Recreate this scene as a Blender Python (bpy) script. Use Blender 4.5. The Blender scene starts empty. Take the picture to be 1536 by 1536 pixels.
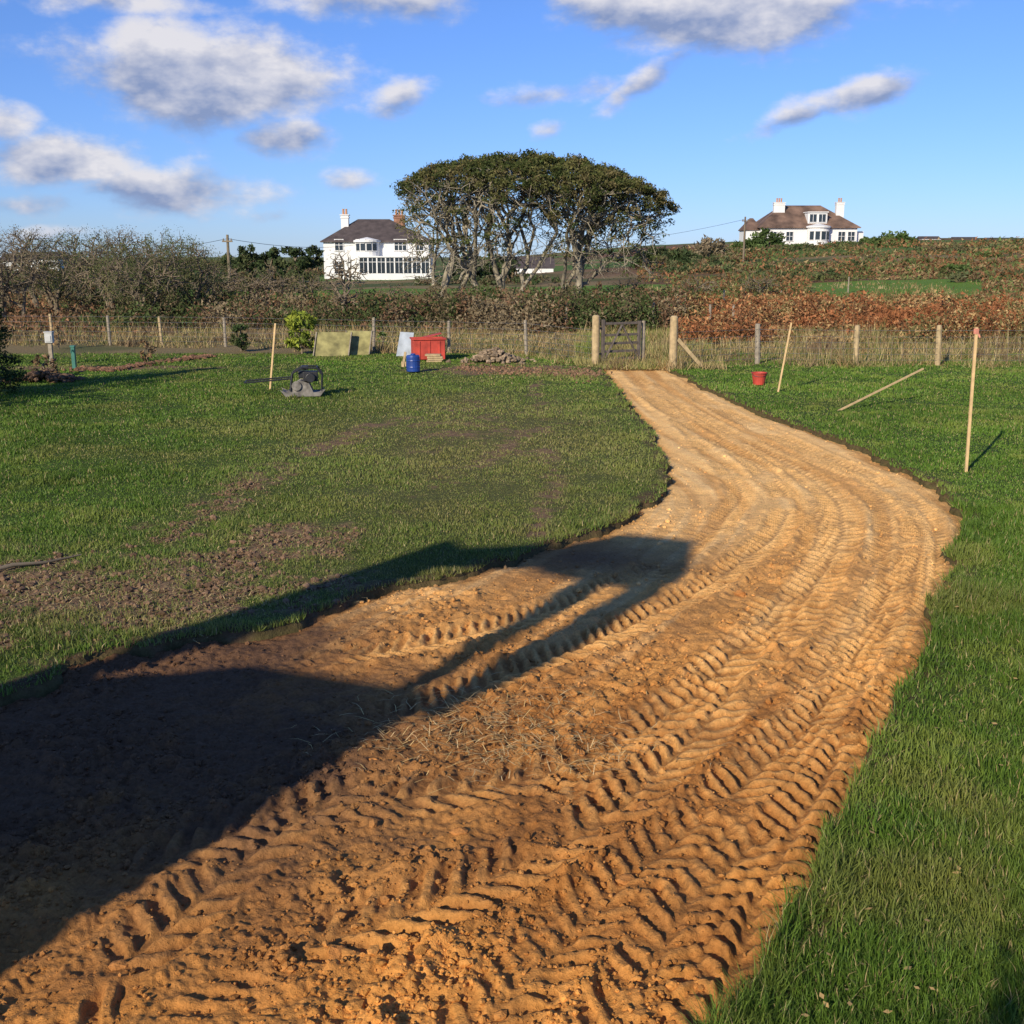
import bpy, math, random
import numpy as np
from mathutils import Vector, Matrix
random.seed(7); RNG=np.random.default_rng(11)
scene=bpy.context.scene
COL=scene.collection
# ------------------------------------------------------------------ survey
F=1690.0; H=2.8; TH=math.atan(383/F); CT,ST=math.cos(TH),math.sin(TH)
def ray(px,py):
    u=(px-768)/F; v=(768-py)/F
    return np.array([u, CT+v*ST, -ST+v*CT])
def G(px,py,z=0.0):
    d=ray(px,py); t=(z-H)/d[2]; return np.array([d[0]*t,d[1]*t,z])
def P(px,py,dist):
    d=ray(px,py); t=dist/d[1]; return np.array([d[0]*t,dist,H+d[2]*t])
SUN_EL=math.radians(25); SH=np.array([0.5,0.866]); SA=np.array([0.866,-0.5])
# ------------------------------------------------------------------ noise
def hsh(xi,yi,seed):
    h=(xi.astype(np.int64)*374761393+yi.astype(np.int64)*668265263+seed*974634777)&0xFFFFFFFF
    h=((h^(h>>13))*1274126177)&0xFFFFFFFF
    h=(h^(h>>16))&0xFFFFFF
    return h/float(0xFFFFFF)
def vn(x,y,seed=0):
    xi=np.floor(x);yi=np.floor(y);fx=x-xi;fy=y-yi
    fx=fx*fx*fx*(fx*(fx*6-15)+10);fy=fy*fy*fy*(fy*(fy*6-15)+10)
    a=hsh(xi,yi,seed);b=hsh(xi+1,yi,seed);c=hsh(xi,yi+1,seed);d=hsh(xi+1,yi+1,seed)
    return (a*(1-fx)+b*fx)*(1-fy)+(c*(1-fx)+d*fx)*fy
def fbm(x,y,s,o=4,seed=0):
    r=0;a=.5;t=0
    for i in range(o):
        ca,sa=math.cos(i*1.1+.4),math.sin(i*1.1+.4)
        r=r+a*vn((x*ca-y*sa)/s+17.3*i,(x*sa+y*ca)/s-9.1*i,seed+i);t+=a;a*=.5;s*=.5
    return r/t
def sst(a,b,x):
    t=np.clip((x-a)/(b-a),0,1);return t*t*(3-2*t)
def terrain(x,y):
    x=np.asarray(x,float);y=np.asarray(y,float)
    z=4.6*sst(42,200,y)*sst(-22,60,x)+6.5*sst(200,560,y)*sst(-40,170,x)
    z=z+ (fbm(x,y,9,3,5)-.5)*.5*sst(36,60,y)
    return z
def tz(x,y): return float(terrain(np.array([x]),np.array([y]))[0])
def segd(x,y,pts):
    best=np.full(x.shape,1e9);S=np.zeros(x.shape);T=np.zeros(x.shape);acc=0
    for i in range(len(pts)-1):
        ax,ay=pts[i][:2];bx,by=pts[i+1][:2];dx,dy=bx-ax,by-ay;L=math.hypot(dx,dy)
        if L<1e-6: continue
        dx/=L;dy/=L
        s=(x-ax)*dx+(y-ay)*dy;t=-(x-ax)*dy+(y-ay)*dx
        sc=np.clip(s,0,L);d=np.hypot(s-sc,t)
        m=d<best;best=np.where(m,d,best);S=np.where(m,acc+sc,S);T=np.where(m,t,T);acc+=L
    return best,S,T,acc
def catmull(pts,n=6,closed=False):
    pts=[np.array(p[:2],float) for p in pts];out=[];N=len(pts)
    for i in range(N-1):
        p0=pts[max(i-1,0)];p1=pts[i];p2=pts[i+1];p3=pts[min(i+2,N-1)]
        for k in range(n):
            t=k/n
            out.append(.5*((2*p1)+(-p0+p2)*t+(2*p0-5*p1+4*p2-p3)*t*t+(-p0+3*p1-3*p2+p3)*t**3))
    out.append(pts[-1]);return out
# ------------------------------------------------------------------ track outline
Lp=[(0,1045),(100,990),(250,960),(450,925),(560,885),(700,855),(830,815),(930,780),(1005,718),(990,680),(960,630),(930,590),(897,552),(885,540)]
Rp=[(1010,543),(1012,556),(1060,580),(1150,620),(1250,655),(1350,700),(1420,738),(1442,780),(1428,850),(1400,960),(1370,1050),(1340,1120),(1290,1200),(1250,1290),(1200,1380),(1130,1480),(1090,1536)]
left=[(-9,3.0),(-6.0,5.2)]+[tuple(G(*p)[:2]) for p in Lp]
right=[tuple(G(*p)[:2]) for p in Rp]+[(0.45,2.4),(0.0,0.5)]
poly=catmull(left,5)+catmull(right,5)+[(-9,0.0)]
polyc=poly+[poly[0]]
def track_sd(x,y):
    sh=x.shape;x=x.ravel();y=y.ravel()
    d=np.full(x.shape,50.0)
    m=(y<40)&(y>-3)&(np.abs(x)<14)
    xs=x[m];ys=y[m]
    dd,_,_,_=segd(xs,ys,polyc)
    ins=np.zeros(xs.shape,bool)
    for i in range(len(polyc)-1):
        x1,y1=polyc[i][:2];x2,y2=polyc[i+1][:2]
        if y1==y2: continue
        c=((y1>ys)!=(y2>ys))&(xs<(x2-x1)*(ys-y1)/(y2-y1)+x1)
        ins^=c
    dd=np.where(ins,-dd,dd)+(fbm(xs,ys,.35,3,71)-.5)*.26+(fbm(xs,ys,1.6,2,72)-.5)*.18
    d[m]=dd
    return d.reshape(sh)
# ------------------------------------------------------------------ mesh helpers
def np_mesh(name,V,Fc,mat,colr=None,smooth=False,parent=None):
    me=bpy.data.meshes.new(name);V=np.asarray(V,np.float32).reshape(-1,3);Fc=np.asarray(Fc,np.int32)
    n,k=Fc.shape
    me.vertices.add(len(V));me.vertices.foreach_set('co',V.ravel())
    me.loops.add(n*k);me.loops.foreach_set('vertex_index',Fc.ravel())
    me.polygons.add(n);me.polygons.foreach_set('loop_start',np.arange(0,n*k,k,dtype=np.int32))
    try: me.polygons.foreach_set('loop_total',np.full(n,k,np.int32))
    except Exception: pass
    me.polygons.foreach_set('use_smooth',np.full(n,smooth,bool))
    me.update(calc_edges=True)
    if colr is not None:
        a=me.color_attributes.new('Col','FLOAT_COLOR','POINT')
        c=np.ones((len(V),4),np.float32);c[:,:3]=colr;a.data.foreach_set('color',c.ravel())
    me.materials.append(mat)
    ob=bpy.data.objects.new(name,me);COL.objects.link(ob)
    if parent: ob.parent=parent
    return ob
def tris(name,V,C,mat,parent=None):
    V=np.concatenate(V) if isinstance(V,list) else V
    C=np.concatenate(C) if isinstance(C,list) else C
    n=len(V);return np_mesh(name,V.reshape(-1,3),np.arange(n*3).reshape(n,3),mat,colr=np.repeat(C,3,axis=0),parent=parent)
def empty(name,loc=(0,0,0)):
    e=bpy.data.objects.new(name,None);e.location=loc;e.empty_display_size=.3;COL.objects.link(e);return e
class PB:
    def __init__(s): s.v=[];s.f=[]
    def add(s,vs,fs):
        o=len(s.v);s.v+= [tuple(map(float,v)) for v in vs];s.f+=[tuple(i+o for i in f) for f in fs];return s
    def box(s,c,sz,rz=0,rx=0,ry=0):
        M=Matrix.Translation(c)@Matrix.Rotation(rz,4,'Z')@Matrix.Rotation(ry,4,'Y')@Matrix.Rotation(rx,4,'X')
        vs=[M@Vector((i*sz[0]/2,j*sz[1]/2,k*sz[2]/2)) for i in(-1,1) for j in(-1,1) for k in(-1,1)]
        return s.add(vs,[(0,1,3,2),(4,6,7,5),(0,4,5,1),(2,3,7,6),(0,2,6,4),(1,5,7,3)])
    def beam(s,p,q,w,h,up=(0,0,1)):
        p=Vector(p);q=Vector(q);d=(q-p).normalized();u=Vector(up)
        a=d.cross(u)
        if a.length<1e-3: a=d.cross(Vector((0,1,0)))
        a.normalize();b=a.cross(d)
        vs=[o+a*i*w/2+b*j*h/2 for o in(p,q) for i,j in((-1,-1),(1,-1),(1,1),(-1,1))]
        return s.add(vs,[(0,1,2,3),(7,6,5,4),(0,4,5,1),(1,5,6,2),(2,6,7,3),(3,7,4,0)])
    def cyl(s,p,q,r1,r2=None,n=12,cap=True):
        r2=r1 if r2 is None else r2
        p=Vector(p);q=Vector(q);d=(q-p).normalized();a=d.cross(Vector((0.13,.31,.94)))
        if a.length<.05:a=d.cross(Vector((1,0,0)))
        a.normalize();b=a.cross(d);vs=[]
        for o,r in((p,r1),(q,r2)):
            for i in range(n):
                t=i*2*math.pi/n;vs.append(o+a*r*math.cos(t)+b*r*math.sin(t))
        fs=[(i,(i+1)%n,n+(i+1)%n,n+i) for i in range(n)]
        if cap: fs+=[tuple(range(n-1,-1,-1)),tuple(range(n,2*n))]
        return s.add(vs,fs)
    def prism(s,front,back):
        n=len(front);return s.add(list(front)+list(back),[tuple(range(n)),tuple(range(2*n-1,n-1,-1))]+[(i,(i+1)%n,n+(i+1)%n,n+i) for i in range(n)])
    def build(s,name,mat,parent=None,bevel=0,smooth=False):
        me=bpy.data.meshes.new(name);me.from_pydata(s.v,[],s.f);me.materials.append(mat);me.update()
        if smooth:
            for p in me.polygons:p.use_smooth=True
        ob=bpy.data.objects.new(name,me);COL.objects.link(ob)
        if parent: ob.parent=parent
        if bevel:
            b=ob.modifiers.new('bev','BEVEL');b.width=bevel;b.segments=2
        return ob
# ------------------------------------------------------------------ materials
def newmat(name):
    m=bpy.data.materials.new(name);m.use_nodes=True;nt=m.node_tree
    return m,nt,nt.nodes['Principled BSDF']
def simple(name,c,rough=.7,var=.25,scale=8,bump=.15,metal=0,bscale=None):
    m,nt,b=newmat(name);N=nt.nodes;L=nt.links
    tc=N.new('ShaderNodeTexCoord');no=N.new('ShaderNodeTexNoise');no.inputs['Scale'].default_value=scale;no.inputs['Detail'].default_value=5
    L.new(tc.outputs['Object'],no.inputs['Vector'])
    r=N.new('ShaderNodeMapRange');r.inputs[1].default_value=.3;r.inputs[2].default_value=.7;r.inputs[3].default_value=1-var;r.inputs[4].default_value=1+var
    L.new(no.outputs['Fac'],r.inputs[0])
    mx=N.new('ShaderNodeVectorMath');mx.operation='SCALE';mx.inputs[0].default_value=c[:3];L.new(r.outputs[0],mx.inputs['Scale'])
    L.new(mx.outputs[0],b.inputs['Base Color']);b.inputs['Roughness'].default_value=rough;b.inputs['Metallic'].default_value=metal
    if bump:
        bp=N.new('ShaderNodeBump');bp.inputs['Strength'].default_value=bump;bp.inputs['Distance'].default_value=.02
        L.new(no.outputs['Fac'],bp.inputs['Height']);L.new(bp.outputs[0],b.inputs['Normal'])
    return m
def foliage_mat(name,trans=.3,rough=.65):
    m,nt,b=newmat(name);N=nt.nodes;L=nt.links
    a=N.new('ShaderNodeAttribute');a.attribute_name='Col'
    if not trans:
        d=N.new('ShaderNodeBsdfDiffuse');L.new(a.outputs['Color'],d.inputs['Color']);L.new(d.outputs[0],N['Material Output'].inputs['Surface']);return m
    L.new(a.outputs['Color'],b.inputs['Base Color']);b.inputs['Roughness'].default_value=rough
    b.inputs['Specular IOR Level'].default_value=.25
    t=N.new('ShaderNodeBsdfTranslucent');L.new(a.outputs['Color'],t.inputs['Color'])
    mx=N.new('ShaderNodeMixShader');mx.inputs[0].default_value=trans
    L.new(b.outputs[0],mx.inputs[1]);L.new(t.outputs[0],mx.inputs[2]);L.new(mx.outputs[0],N['Material Output'].inputs['Surface'])
    return m
FOL=foliage_mat('foliage',0);GRS=foliage_mat('grass_blades',.3,.5);DRY=foliage_mat('dry_vegetation',0,.8)
def ground_mat(name,bumps,lo=.66,hi=1.32):
    m,nt,b=newmat(name);N=nt.nodes;L=nt.links
    a=N.new('ShaderNodeAttribute');a.attribute_name='Col'
    tc=N.new('ShaderNodeTexCoord')
    cur=None;vals=[]
    for sc,dist in bumps:
        no=N.new('ShaderNodeTexNoise');no.inputs['Scale'].default_value=sc;no.inputs['Detail'].default_value=4;no.inputs['Roughness'].default_value=.65
        L.new(tc.outputs['Object'],no.inputs['Vector']);vals.append(no)
        bp=N.new('ShaderNodeBump');bp.inputs['Strength'].default_value=.8;bp.inputs['Distance'].default_value=dist
        L.new(no.outputs['Fac'],bp.inputs['Height'])
        if cur: L.new(cur.outputs[0],bp.inputs['Normal'])
        cur=bp
    r=N.new('ShaderNodeMapRange');r.inputs[1].default_value=.3;r.inputs[2].default_value=.7;r.inputs[3].default_value=lo;r.inputs[4].default_value=hi
    L.new(vals[0].outputs['Fac'],r.inputs[0])
    mx=N.new('ShaderNodeVectorMath');mx.operation='SCALE';L.new(a.outputs['Color'],mx.inputs[0]);L.new(r.outputs[0],mx.inputs['Scale'])
    L.new(mx.outputs[0],b.inputs['Base Color']);b.inputs['Roughness'].default_value=.9;b.inputs['Specular IOR Level'].default_value=.1
    L.new(cur.outputs[0],b.inputs['Normal']);return m
GM=ground_mat('ground_soil_turf',[(14,.03),(60,.012)])
DM=ground_mat('dirt_subsoil',[(45,.012),(150,.007)],.76,1.26)
WOOD=simple('pale_stake_wood',(.66,.45,.21),.7,.15,12);POSTW=simple('round_post_timber',(.45,.33,.17),.8,.25,9)
GREYW=simple('weathered_timber',(.3,.25,.18),.85,.3,10);GATEW=simple('gate_timber',(.13,.105,.085),.85,.35,10)
BARK=simple('lichened_bark',(.29,.25,.175),.9,.45,2.2,.4);TWIG=simple('twig_bark',(.2,.155,.10),.9,.3,3)
WHITE=simple('white_render',(.78,.77,.73),.8,.05,.7,.05);SLATE=simple('slate_roof',(.085,.065,.058),.8,.35,1.2)
LICH=simple('lichened_tile_roof',(.17,.105,.07),.85,.6,.5);GLASS=simple('window_glass',(.03,.04,.05),.12,.1,2,0)
BRICK=simple('chimney_brick',(.3,.15,.09),.85,.3,3);TERRA=simple('clay_pot',(.5,.26,.13),.8,.15,4)
RED=simple('red_plastic',(.5,.06,.035),.6,.35,3);BLUE=simple('blue_plastic',(.02,.06,.26),.4,.25,5)
BLACK=simple('black_steel',(.02,.02,.022),.5,.2,8);GREY=simple('grey_cast_metal',(.2,.18,.15),.7,.55,9)
WIRE=simple('galvanised_wire',(.22,.22,.22),.5,.1,5,0,.4);YEL=simple('excavator_paint',(.65,.35,.03),.5,.1,3)
LGREY=simple('pale_board',(.36,.4,.43),.7,.25,4);OLIVE=simple('mossy_panel',(.27,.24,.09),.85,.5,4)
PINK=simple('pink_marker_tape',(.75,.3,.2),.6,.1,6);GREEN=simple('green_post_paint',(.03,.16,.12),.5,.1,6)
# ------------------------------------------------------------------ ground sheet
def spaced(lo,hi,d0,d1,step,grow):
    c=list(np.arange(d0,d1,step));s=step;x=c[-1];
    while x<hi: s*=grow;x+=s;c.append(x)
    s=step;x=d0;pre=[]
    while x>lo: s*=grow;x-=s;pre.append(x)
    return np.array(pre[::-1]+c)
xs=spaced(-4500,4500,-7,8.5,.04,1.055);xs=np.array(sorted(set(list(xs)+list(np.arange(-60,60,.8)))))
ys=[2.0];
while ys[-1]<6000: ys.append(ys[-1]+max(.035,ys[-1]*.0045) if ys[-1]<60 else ys[-1]*1.012)
pre=[2.0-(.1*1.15**i-0.1)/.15*1 for i in range(1,50)]
ys=np.array(sorted([p for p in pre if p>-400])+ys)
X,Y=np.meshgrid(xs,ys);sd=track_sd(X,Y)
mudlines=[catmull([G(0,900),G(200,830),G(420,700),G(560,640)],5),catmull([G(800,560),G(815,640),G(830,720),G(800,800)],5),
          catmull([G(250,960),G(420,850),G(640,740),G(790,650)],5),catmull([G(-60,980),G(120,930),G(300,870),G(420,800)],5)]
def mudmask(x,y):
    m=np.zeros(x.shape);r=(y<40)&(y>2)&(np.abs(x)<16)
    xx=x[r];yy=y[r];v=np.zeros(xx.shape)
    c=G(60,900);v=np.maximum(v,.9*np.exp(-(((xx-c[0])/2.5)**2+((yy-c[1])/1.9)**2)))
    for ln,w,a in zip(mudlines,(.5,.25,.4,.55),(.62,.5,.45,.65)):
        d,_,_,_=segd(xx,yy,ln);v=np.maximum(v,a*np.exp(-(d/w)**2))
    c=G(760,555);v=np.maximum(v,1.2*np.exp(-(((xx-c[0])/2.2)**2+((yy-c[1])/1.3)**2)))
    c=G(170,552);v=np.maximum(v,.9*np.exp(-(((xx-c[0])/3.5)**2+((yy-c[1])/.6)**2)))
    c=G(720,640);v=np.maximum(v,.40*np.exp(-(((xx-c[0])/2.6)**2+((yy-c[1])/6.)**2)))
    w_=np.clip(v*1.6+.10,0,1)
    v=v+(fbm(xx,yy,.7,3,31)-.5)*1.1*w_+(fbm(xx,yy,.16,3,33)-.5)*1.2*w_
    m[r]=np.clip(v,0,1.3);return m
def dryzone(x,y):
    c=G(720,660);return np.exp(-(((x-c[0])/2.9)**2+((y-c[1])/8.)**2))*(y<34)
mud=mudmask(X,Y)
Z=terrain(X,Y)+(fbm(X,Y,.5,3,3)-.5)*.03*(Y<40)+(fbm(X,Y,.12,2,4)-.5)*.03*np.clip(mud,0,1)
Z=Z+np.where(sd<0,-.2*sst(0,-.07,sd),0)+.03*np.exp(-((sd-.08)/.08)**2)*(fbm(X,Y,.15,3,8))*(Y<40)
def mix(a,b,t): return a*(1-t[...,None])+b*t[...,None]
def A(*c): return np.array(c,float)
n1=fbm(X,Y,2.5,4,40)
C=mix(np.broadcast_to(A(.05,.08,.016),X.shape+(3,)),A(.08,.115,.022),n1)
C=mix(C,A(.14,.12,.045),dryzone(X,Y)*.75)
C=mix(C,A(.22,.14,.075),sst(.3,.7,mud))
C=mix(C,A(.12,.07,.04),np.clip(1-np.abs(sd-.03)/.14,0,1)*(Y<40))
far=sst(31.5,34.5,Y)
rough_c=mix(np.broadcast_to(A(.24,.18,.085),X.shape+(3,)),A(.09,.11,.035),sst(.45,.6,fbm(X,Y,7,3,50)))
rough_c=mix(rough_c,A(.19,.10,.055),sst(.42,.58,fbm(X,Y,22,3,51))*sst(-5,20,X))
fld=sst(.50,.54,fbm(X*.35,Y,26,2,52))*sst(85,95,Y)
rough_c=mix(rough_c,A(.10,.17,.035),fld*.9)
px_=X/np.maximum(Y,1)
strip=((Y>66)&(Y<100)&(px_>-.3)&(px_<.2))|((Y>72)&(Y<94)&(px_>.26)&(px_<.41))
rough_c=mix(rough_c,A(.13,.22,.035),strip.astype(float))
C=mix(C,rough_c,far)
ny,nx=X.shape;idx=np.arange(ny*nx).reshape(ny,nx)
FQ=np.stack([idx[:-1,:-1],idx[:-1,1:],idx[1:,1:],idx[1:,:-1]],-1).reshape(-1,4)
np_mesh('ground',np.stack([X,Y,Z],-1).reshape(-1,3),FQ,GM,colr=C.reshape(-1,3),smooth=True)
# ------------------------------------------------------------------ dirt track
rr=[1.2]
while rr[-1]<33.5: rr.append(rr[-1]*1.0021 if rr[-1]>3.2 else rr[-1]+.02)
rr=np.array(rr);kk=np.arange(-.95,.62,.0019)
KX,YY=np.meshgrid(kk,rr);XX=KX*YY
sd2=track_sd(XX,YY)
m=sd2<.03
def trackpath(pp): return catmull([G(*p)[:2] for p in pp],6)
TR=[ # wheel passes, width, pitch, depth
 ([(560,1700),(740,1500),(950,1300),(1110,1170),(1210,1040),(1290,900),(1335,800),(1320,745),(1240,700),(1130,655),(1040,610),(985,570)],.36,.13,.6),
 ([(820,1210),(980,1090),(1120,960),(1210,850),(1225,770),(1190,715),(1100,665)],.34,.13,.75),
 ([(60,1600),(330,1440),(560,1370),(760,1290),(900,1215),(1010,1120),(1110,1010),(1200,900),(1260,800),(1250,740),(1180,690),(1080,640),(980,585),(950,560)],.42,.16,.95),
 ([(1010,1700),(1110,1400),(1190,1240),(1265,1090),(1330,930),(1385,820),(1375,770),(1310,715),(1200,665),(1090,615),(1000,565)],.40,.14,1.0),
 ([(1080,1190),(1200,1090),(1275,980),(1330,880),(1345,800)],.34,.13,.85),
 ([(1240,1330),(1310,1150),(1370,980),(1405,850),(1395,775),(1340,728)],.30,.13,.7),
 ([(420,985),(600,965),(760,925),(900,880),(1010,830),(1085,770),(1110,730),(1075,680),(1010,620),(960,580)],.34,.12,.8),
 ([(560,1075),(720,1020),(860,965),(980,910),(1090,850),(1165,790),(1180,740),(1130,690),(1050,640),(970,590)],.36,.13,1.0),
 ([(160,1300),(400,1215),(640,1175),(800,1150),(960,1080),(1080,990),(1180,880)],.40,.16,.85),
 ([(900,1600),(1010,1370),(1090,1290),(1150,1210)],.36,.15,.7),
 ([(130,1480),(330,1300),(480,1190),(560,1150)],.36,.16,.8),
]
x=XX[m];y=YY[m];s=sd2[m]
near=1-sst(7,14,y);amp=.3+.7*near
h=(fbm(x,y,1.3,3,1)-.5)*.08*(.5+.5*near)+(fbm(x,y,.28,4,2)-.5)*.05*(.35+.65*near)
cl=fbm(x,y,.075,3,4);cl2=vn(x/.028,y/.028,9);cl3=vn(x/.05+3,y/.05,12);cl4=vn(x/.11+3,y/.11,15);cl5=vn(x/.016,y/.016,19)
rough_area=sst(.40,.62,fbm(x,y,.8,3,6))*(.25+.75*near)
crumble=(cl-.5)*.030*amp+ (np.maximum(cl3-.5,0)**.7)*.038*rough_area + (cl2-.5)*.011*amp+(cl5-.5)*.006*near+(np.maximum(cl4-.6,0)**.7)*.04*rough_area
h+=crumble*.65
rutpaint=np.zeros(x.shape);lugtop=np.zeros(x.shape);comp=np.zeros(x.shape)
wob=(fbm(x,y,.6,2,88)-.5)*.05+(fbm(x,y,.09,2,89)-.5)*.022
wob2=(fbm(x,y,.35,3,93)-.5)*.055+(fbm(x,y,.07,2,94)-.5)*.024
for i_,(pp,w,pitch,dep) in enumerate(TR):
    path=trackpath(pp);d,S,T,Ltot=segd(x,y,path)
    T=T+wob;S=S+wob2
    mk=(1-sst(w*.5-.03,w*.5+.04,np.abs(T)))*(d<w)*sst(0,.3,S)*(1-sst(Ltot-.3,Ltot,S))
    brk=sst(.26,.46,fbm(x,y,.7,3,300+i_*7))
    sk=sst(.25,.55,fbm(x,y,.18,2,400+i_*7))*.55+.45
    side=np.where(T>0,0.5,0.0)
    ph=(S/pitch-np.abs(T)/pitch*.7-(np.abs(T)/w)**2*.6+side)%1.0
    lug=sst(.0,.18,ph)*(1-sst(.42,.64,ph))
    cgap=sst(.0,.05,np.abs(T))
    dd=dep*(.65+.35*near)
    mb=mk*brk
    h=h*(1-.55*mb)+mb*dd*(-.025+.045*lug*sk*cgap)+ dep*.018*np.exp(-((np.abs(T)-w*.5-.05)/.05)**2)*(d<w)*brk*(.3+1.4*cl)
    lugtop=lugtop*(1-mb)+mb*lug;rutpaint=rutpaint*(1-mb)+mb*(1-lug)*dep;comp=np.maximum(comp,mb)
ctr=trackpath([(500,1700),(760,1300),(1000,1110),(1200,920),(1270,790),(1240,730),(1120,670),(1020,620),(950,560)])
d,S,T,_=segd(x,y,ctr)
streak=fbm(T*9,S*.35,1.0,3,90);streak2=fbm(T*4+5,S*.2,1.0,3,95)
h+=(streak-.5)*.016+(streak2-.5)*.03+crumble*.5*(1-.6*comp)
h=np.maximum(h,-.11)
z=-.055+h-.02*np.clip(1-np.abs(s)/.2,0,1)
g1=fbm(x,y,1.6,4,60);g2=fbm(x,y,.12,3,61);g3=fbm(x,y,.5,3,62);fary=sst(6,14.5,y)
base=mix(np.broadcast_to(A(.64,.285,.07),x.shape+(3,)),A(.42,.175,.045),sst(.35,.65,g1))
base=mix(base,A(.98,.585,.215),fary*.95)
base=mix(base,A(.99,.65,.28),sst(.48,.7,streak)*.55*sst(5,12,y))
base=mix(base,A(.64,.31,.09),sst(.50,.30,streak2)*.75*sst(3,8,y))
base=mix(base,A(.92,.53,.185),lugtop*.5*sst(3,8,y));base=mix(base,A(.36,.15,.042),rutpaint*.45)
base=mix(base,A(.30,.13,.04),sst(.53,.73,g3)*.5*(1-fary))
base=base*(.8+.42*g2)[:,None]
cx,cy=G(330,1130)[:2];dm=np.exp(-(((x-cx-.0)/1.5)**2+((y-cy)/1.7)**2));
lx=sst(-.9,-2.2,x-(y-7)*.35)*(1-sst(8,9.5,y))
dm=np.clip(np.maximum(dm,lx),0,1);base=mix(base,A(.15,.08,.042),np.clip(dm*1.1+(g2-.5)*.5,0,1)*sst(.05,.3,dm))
cx,cy=G(880,830)[:2];dm=np.exp(-(((x-cx)/.9)**2+((y-cy)/.8)**2));base=mix(base,A(.2,.1,.05),np.clip(dm*.9,0,1))
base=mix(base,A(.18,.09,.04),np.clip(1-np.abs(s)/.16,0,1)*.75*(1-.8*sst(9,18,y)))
ids=-np.ones(XX.shape,int);ids[m]=np.arange(m.sum())
q=np.stack([ids[:-1,:-1],ids[:-1,1:],ids[1:,1:],ids[1:,:-1]],-1).reshape(-1,4);q=q[(q>=0).all(1)]
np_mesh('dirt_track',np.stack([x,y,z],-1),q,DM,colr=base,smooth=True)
import bmesh
def icod(sub):
    bm=bmesh.new();bmesh.ops.create_icosphere(bm,subdivisions=sub,radius=1);bm.verts.ensure_lookup_table()
    r=np.array([v.co[:] for v in bm.verts]),np.array([[v.index for v in f.verts] for f in bm.faces]);bm.free();return r
IV,IF=icod(1);IV2,IF2=icod(2)
def clods(name,pos,size,cols,mat,fine=False):
    iv,iff=(IV2,IF2) if fine else (IV,IF)
    n=len(pos);k=len(iv)
    V=iv[None]*(1+RNG.normal(0,.16,(n,k,1)))
    V=V*(size[:,None,None]*RNG.uniform(.6,1.2,(n,1,3)))*np.array([1,1,.75])
    a=RNG.uniform(0,6.28,n);c,s_=np.cos(a)[:,None],np.sin(a)[:,None]
    V=np.stack([V[...,0]*c-V[...,1]*s_,V[...,0]*s_+V[...,1]*c,V[...,2]],-1)+pos[:,None,:]
    Fq=(iff[None]+(np.arange(n)*k)[:,None,None]).reshape(-1,3)
    return np_mesh(name,V.reshape(-1,3),Fq,mat,colr=np.repeat(cols,k,axis=0),smooth=False)
wts=(rough_area+.18+.5*np.exp(-(s/.15)**2))*(comp*-.7+1)*(y**-.2)*(y<20)
wts=wts/wts.sum();NC=32000
pick=RNG.choice(len(x),NC,p=wts)
size=np.minimum(RNG.lognormal(-5.1,.55,NC),.034)
clods('soil_clods',np.stack([x[pick]+RNG.uniform(-.01,.01,NC),y[pick]+RNG.uniform(-.01,.01,NC),z[pick]+size*.35],-1),size,base[pick]*RNG.uniform(.75,1.25,(NC,1)),DM)
bigp=[(965,1212,.06),(940,1320,.05),(700,1060,.05),(690,1250,.045),(1110,890,.05),(560,1145,.045),(620,1160,.04),(180,1450,.05),(800,1010,.05),(870,1130,.04),(1210,1260,.035),(505,1430,.045),(840,780,.06),(960,770,.06),(990,745,.06)]
bp=np.array([G(a,b,-.05) for a,b,_ in bigp]);bs=np.array([c for *_,c in bigp])*.85
clods('soil_clods',bp,bs,np.tile(A(.46,.2,.06),(len(bp),1)),DM,True)
cand=np.stack([RNG.uniform(-6,-.5,30000),RNG.uniform(6.5,14,30000)],-1);mm=mudmask(cand[:,0],cand[:,1]);ss=track_sd(cand[:,0],cand[:,1]);cand=cand[(mm>.55)&(ss>.05)][:5000]
sz=np.minimum(RNG.lognormal(-4.3,.45,len(cand)),.04);clods('soil_crumbs',np.concatenate([cand,sz[:,None]*.3],1),sz,np.tile(A(.2,.125,.075),(len(cand),1))*RNG.uniform(.6,1.4,(len(cand),1)),GM)
def strands(name,centers,spread,n,length,w,cols,mat):
    c=centers[RNG.integers(0,len(centers),n)]+np.concatenate([RNG.normal(0,1,(n,2))*spread,np.zeros((n,1))],1)
    a=RNG.uniform(0,math.pi*2,n);l=RNG.uniform(.4,1,n)*length
    d=np.stack([np.cos(a),np.sin(a),RNG.uniform(-.1,.25,n)],-1)*l[:,None];nrm=np.stack([-np.sin(a),np.cos(a),np.zeros(n)],-1)*w
    bend=nrm*RNG.normal(0,8,(n,1))
    p0=c;p1=c+d*.5+bend*.5+np.array([0,0,.01]);p2=c+d
    V=np.concatenate([np.stack([p0-nrm,p0+nrm,p1+nrm],1),np.stack([p0-nrm,p1+nrm,p1-nrm],1),np.stack([p1-nrm,p1+nrm,p2],1)])
    k=cols[RNG.integers(0,len(cols),n)]*RNG.uniform(.7,1.2,(n,1))
    return tris(name,V,np.concatenate([k,k,k]),mat)
strands('dry_roots_and_straw',np.array([G(700,1080,-.02),G(650,1110,-.02),G(790,1110,-.02),G(760,1060,-.01),G(840,1130,-.02)]),np.array([.36,.22]),800,.18,.0022,np.array([A(.66,.45,.18),A(.3,.17,.07),A(.7,.5,.24)]),DRY)
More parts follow.
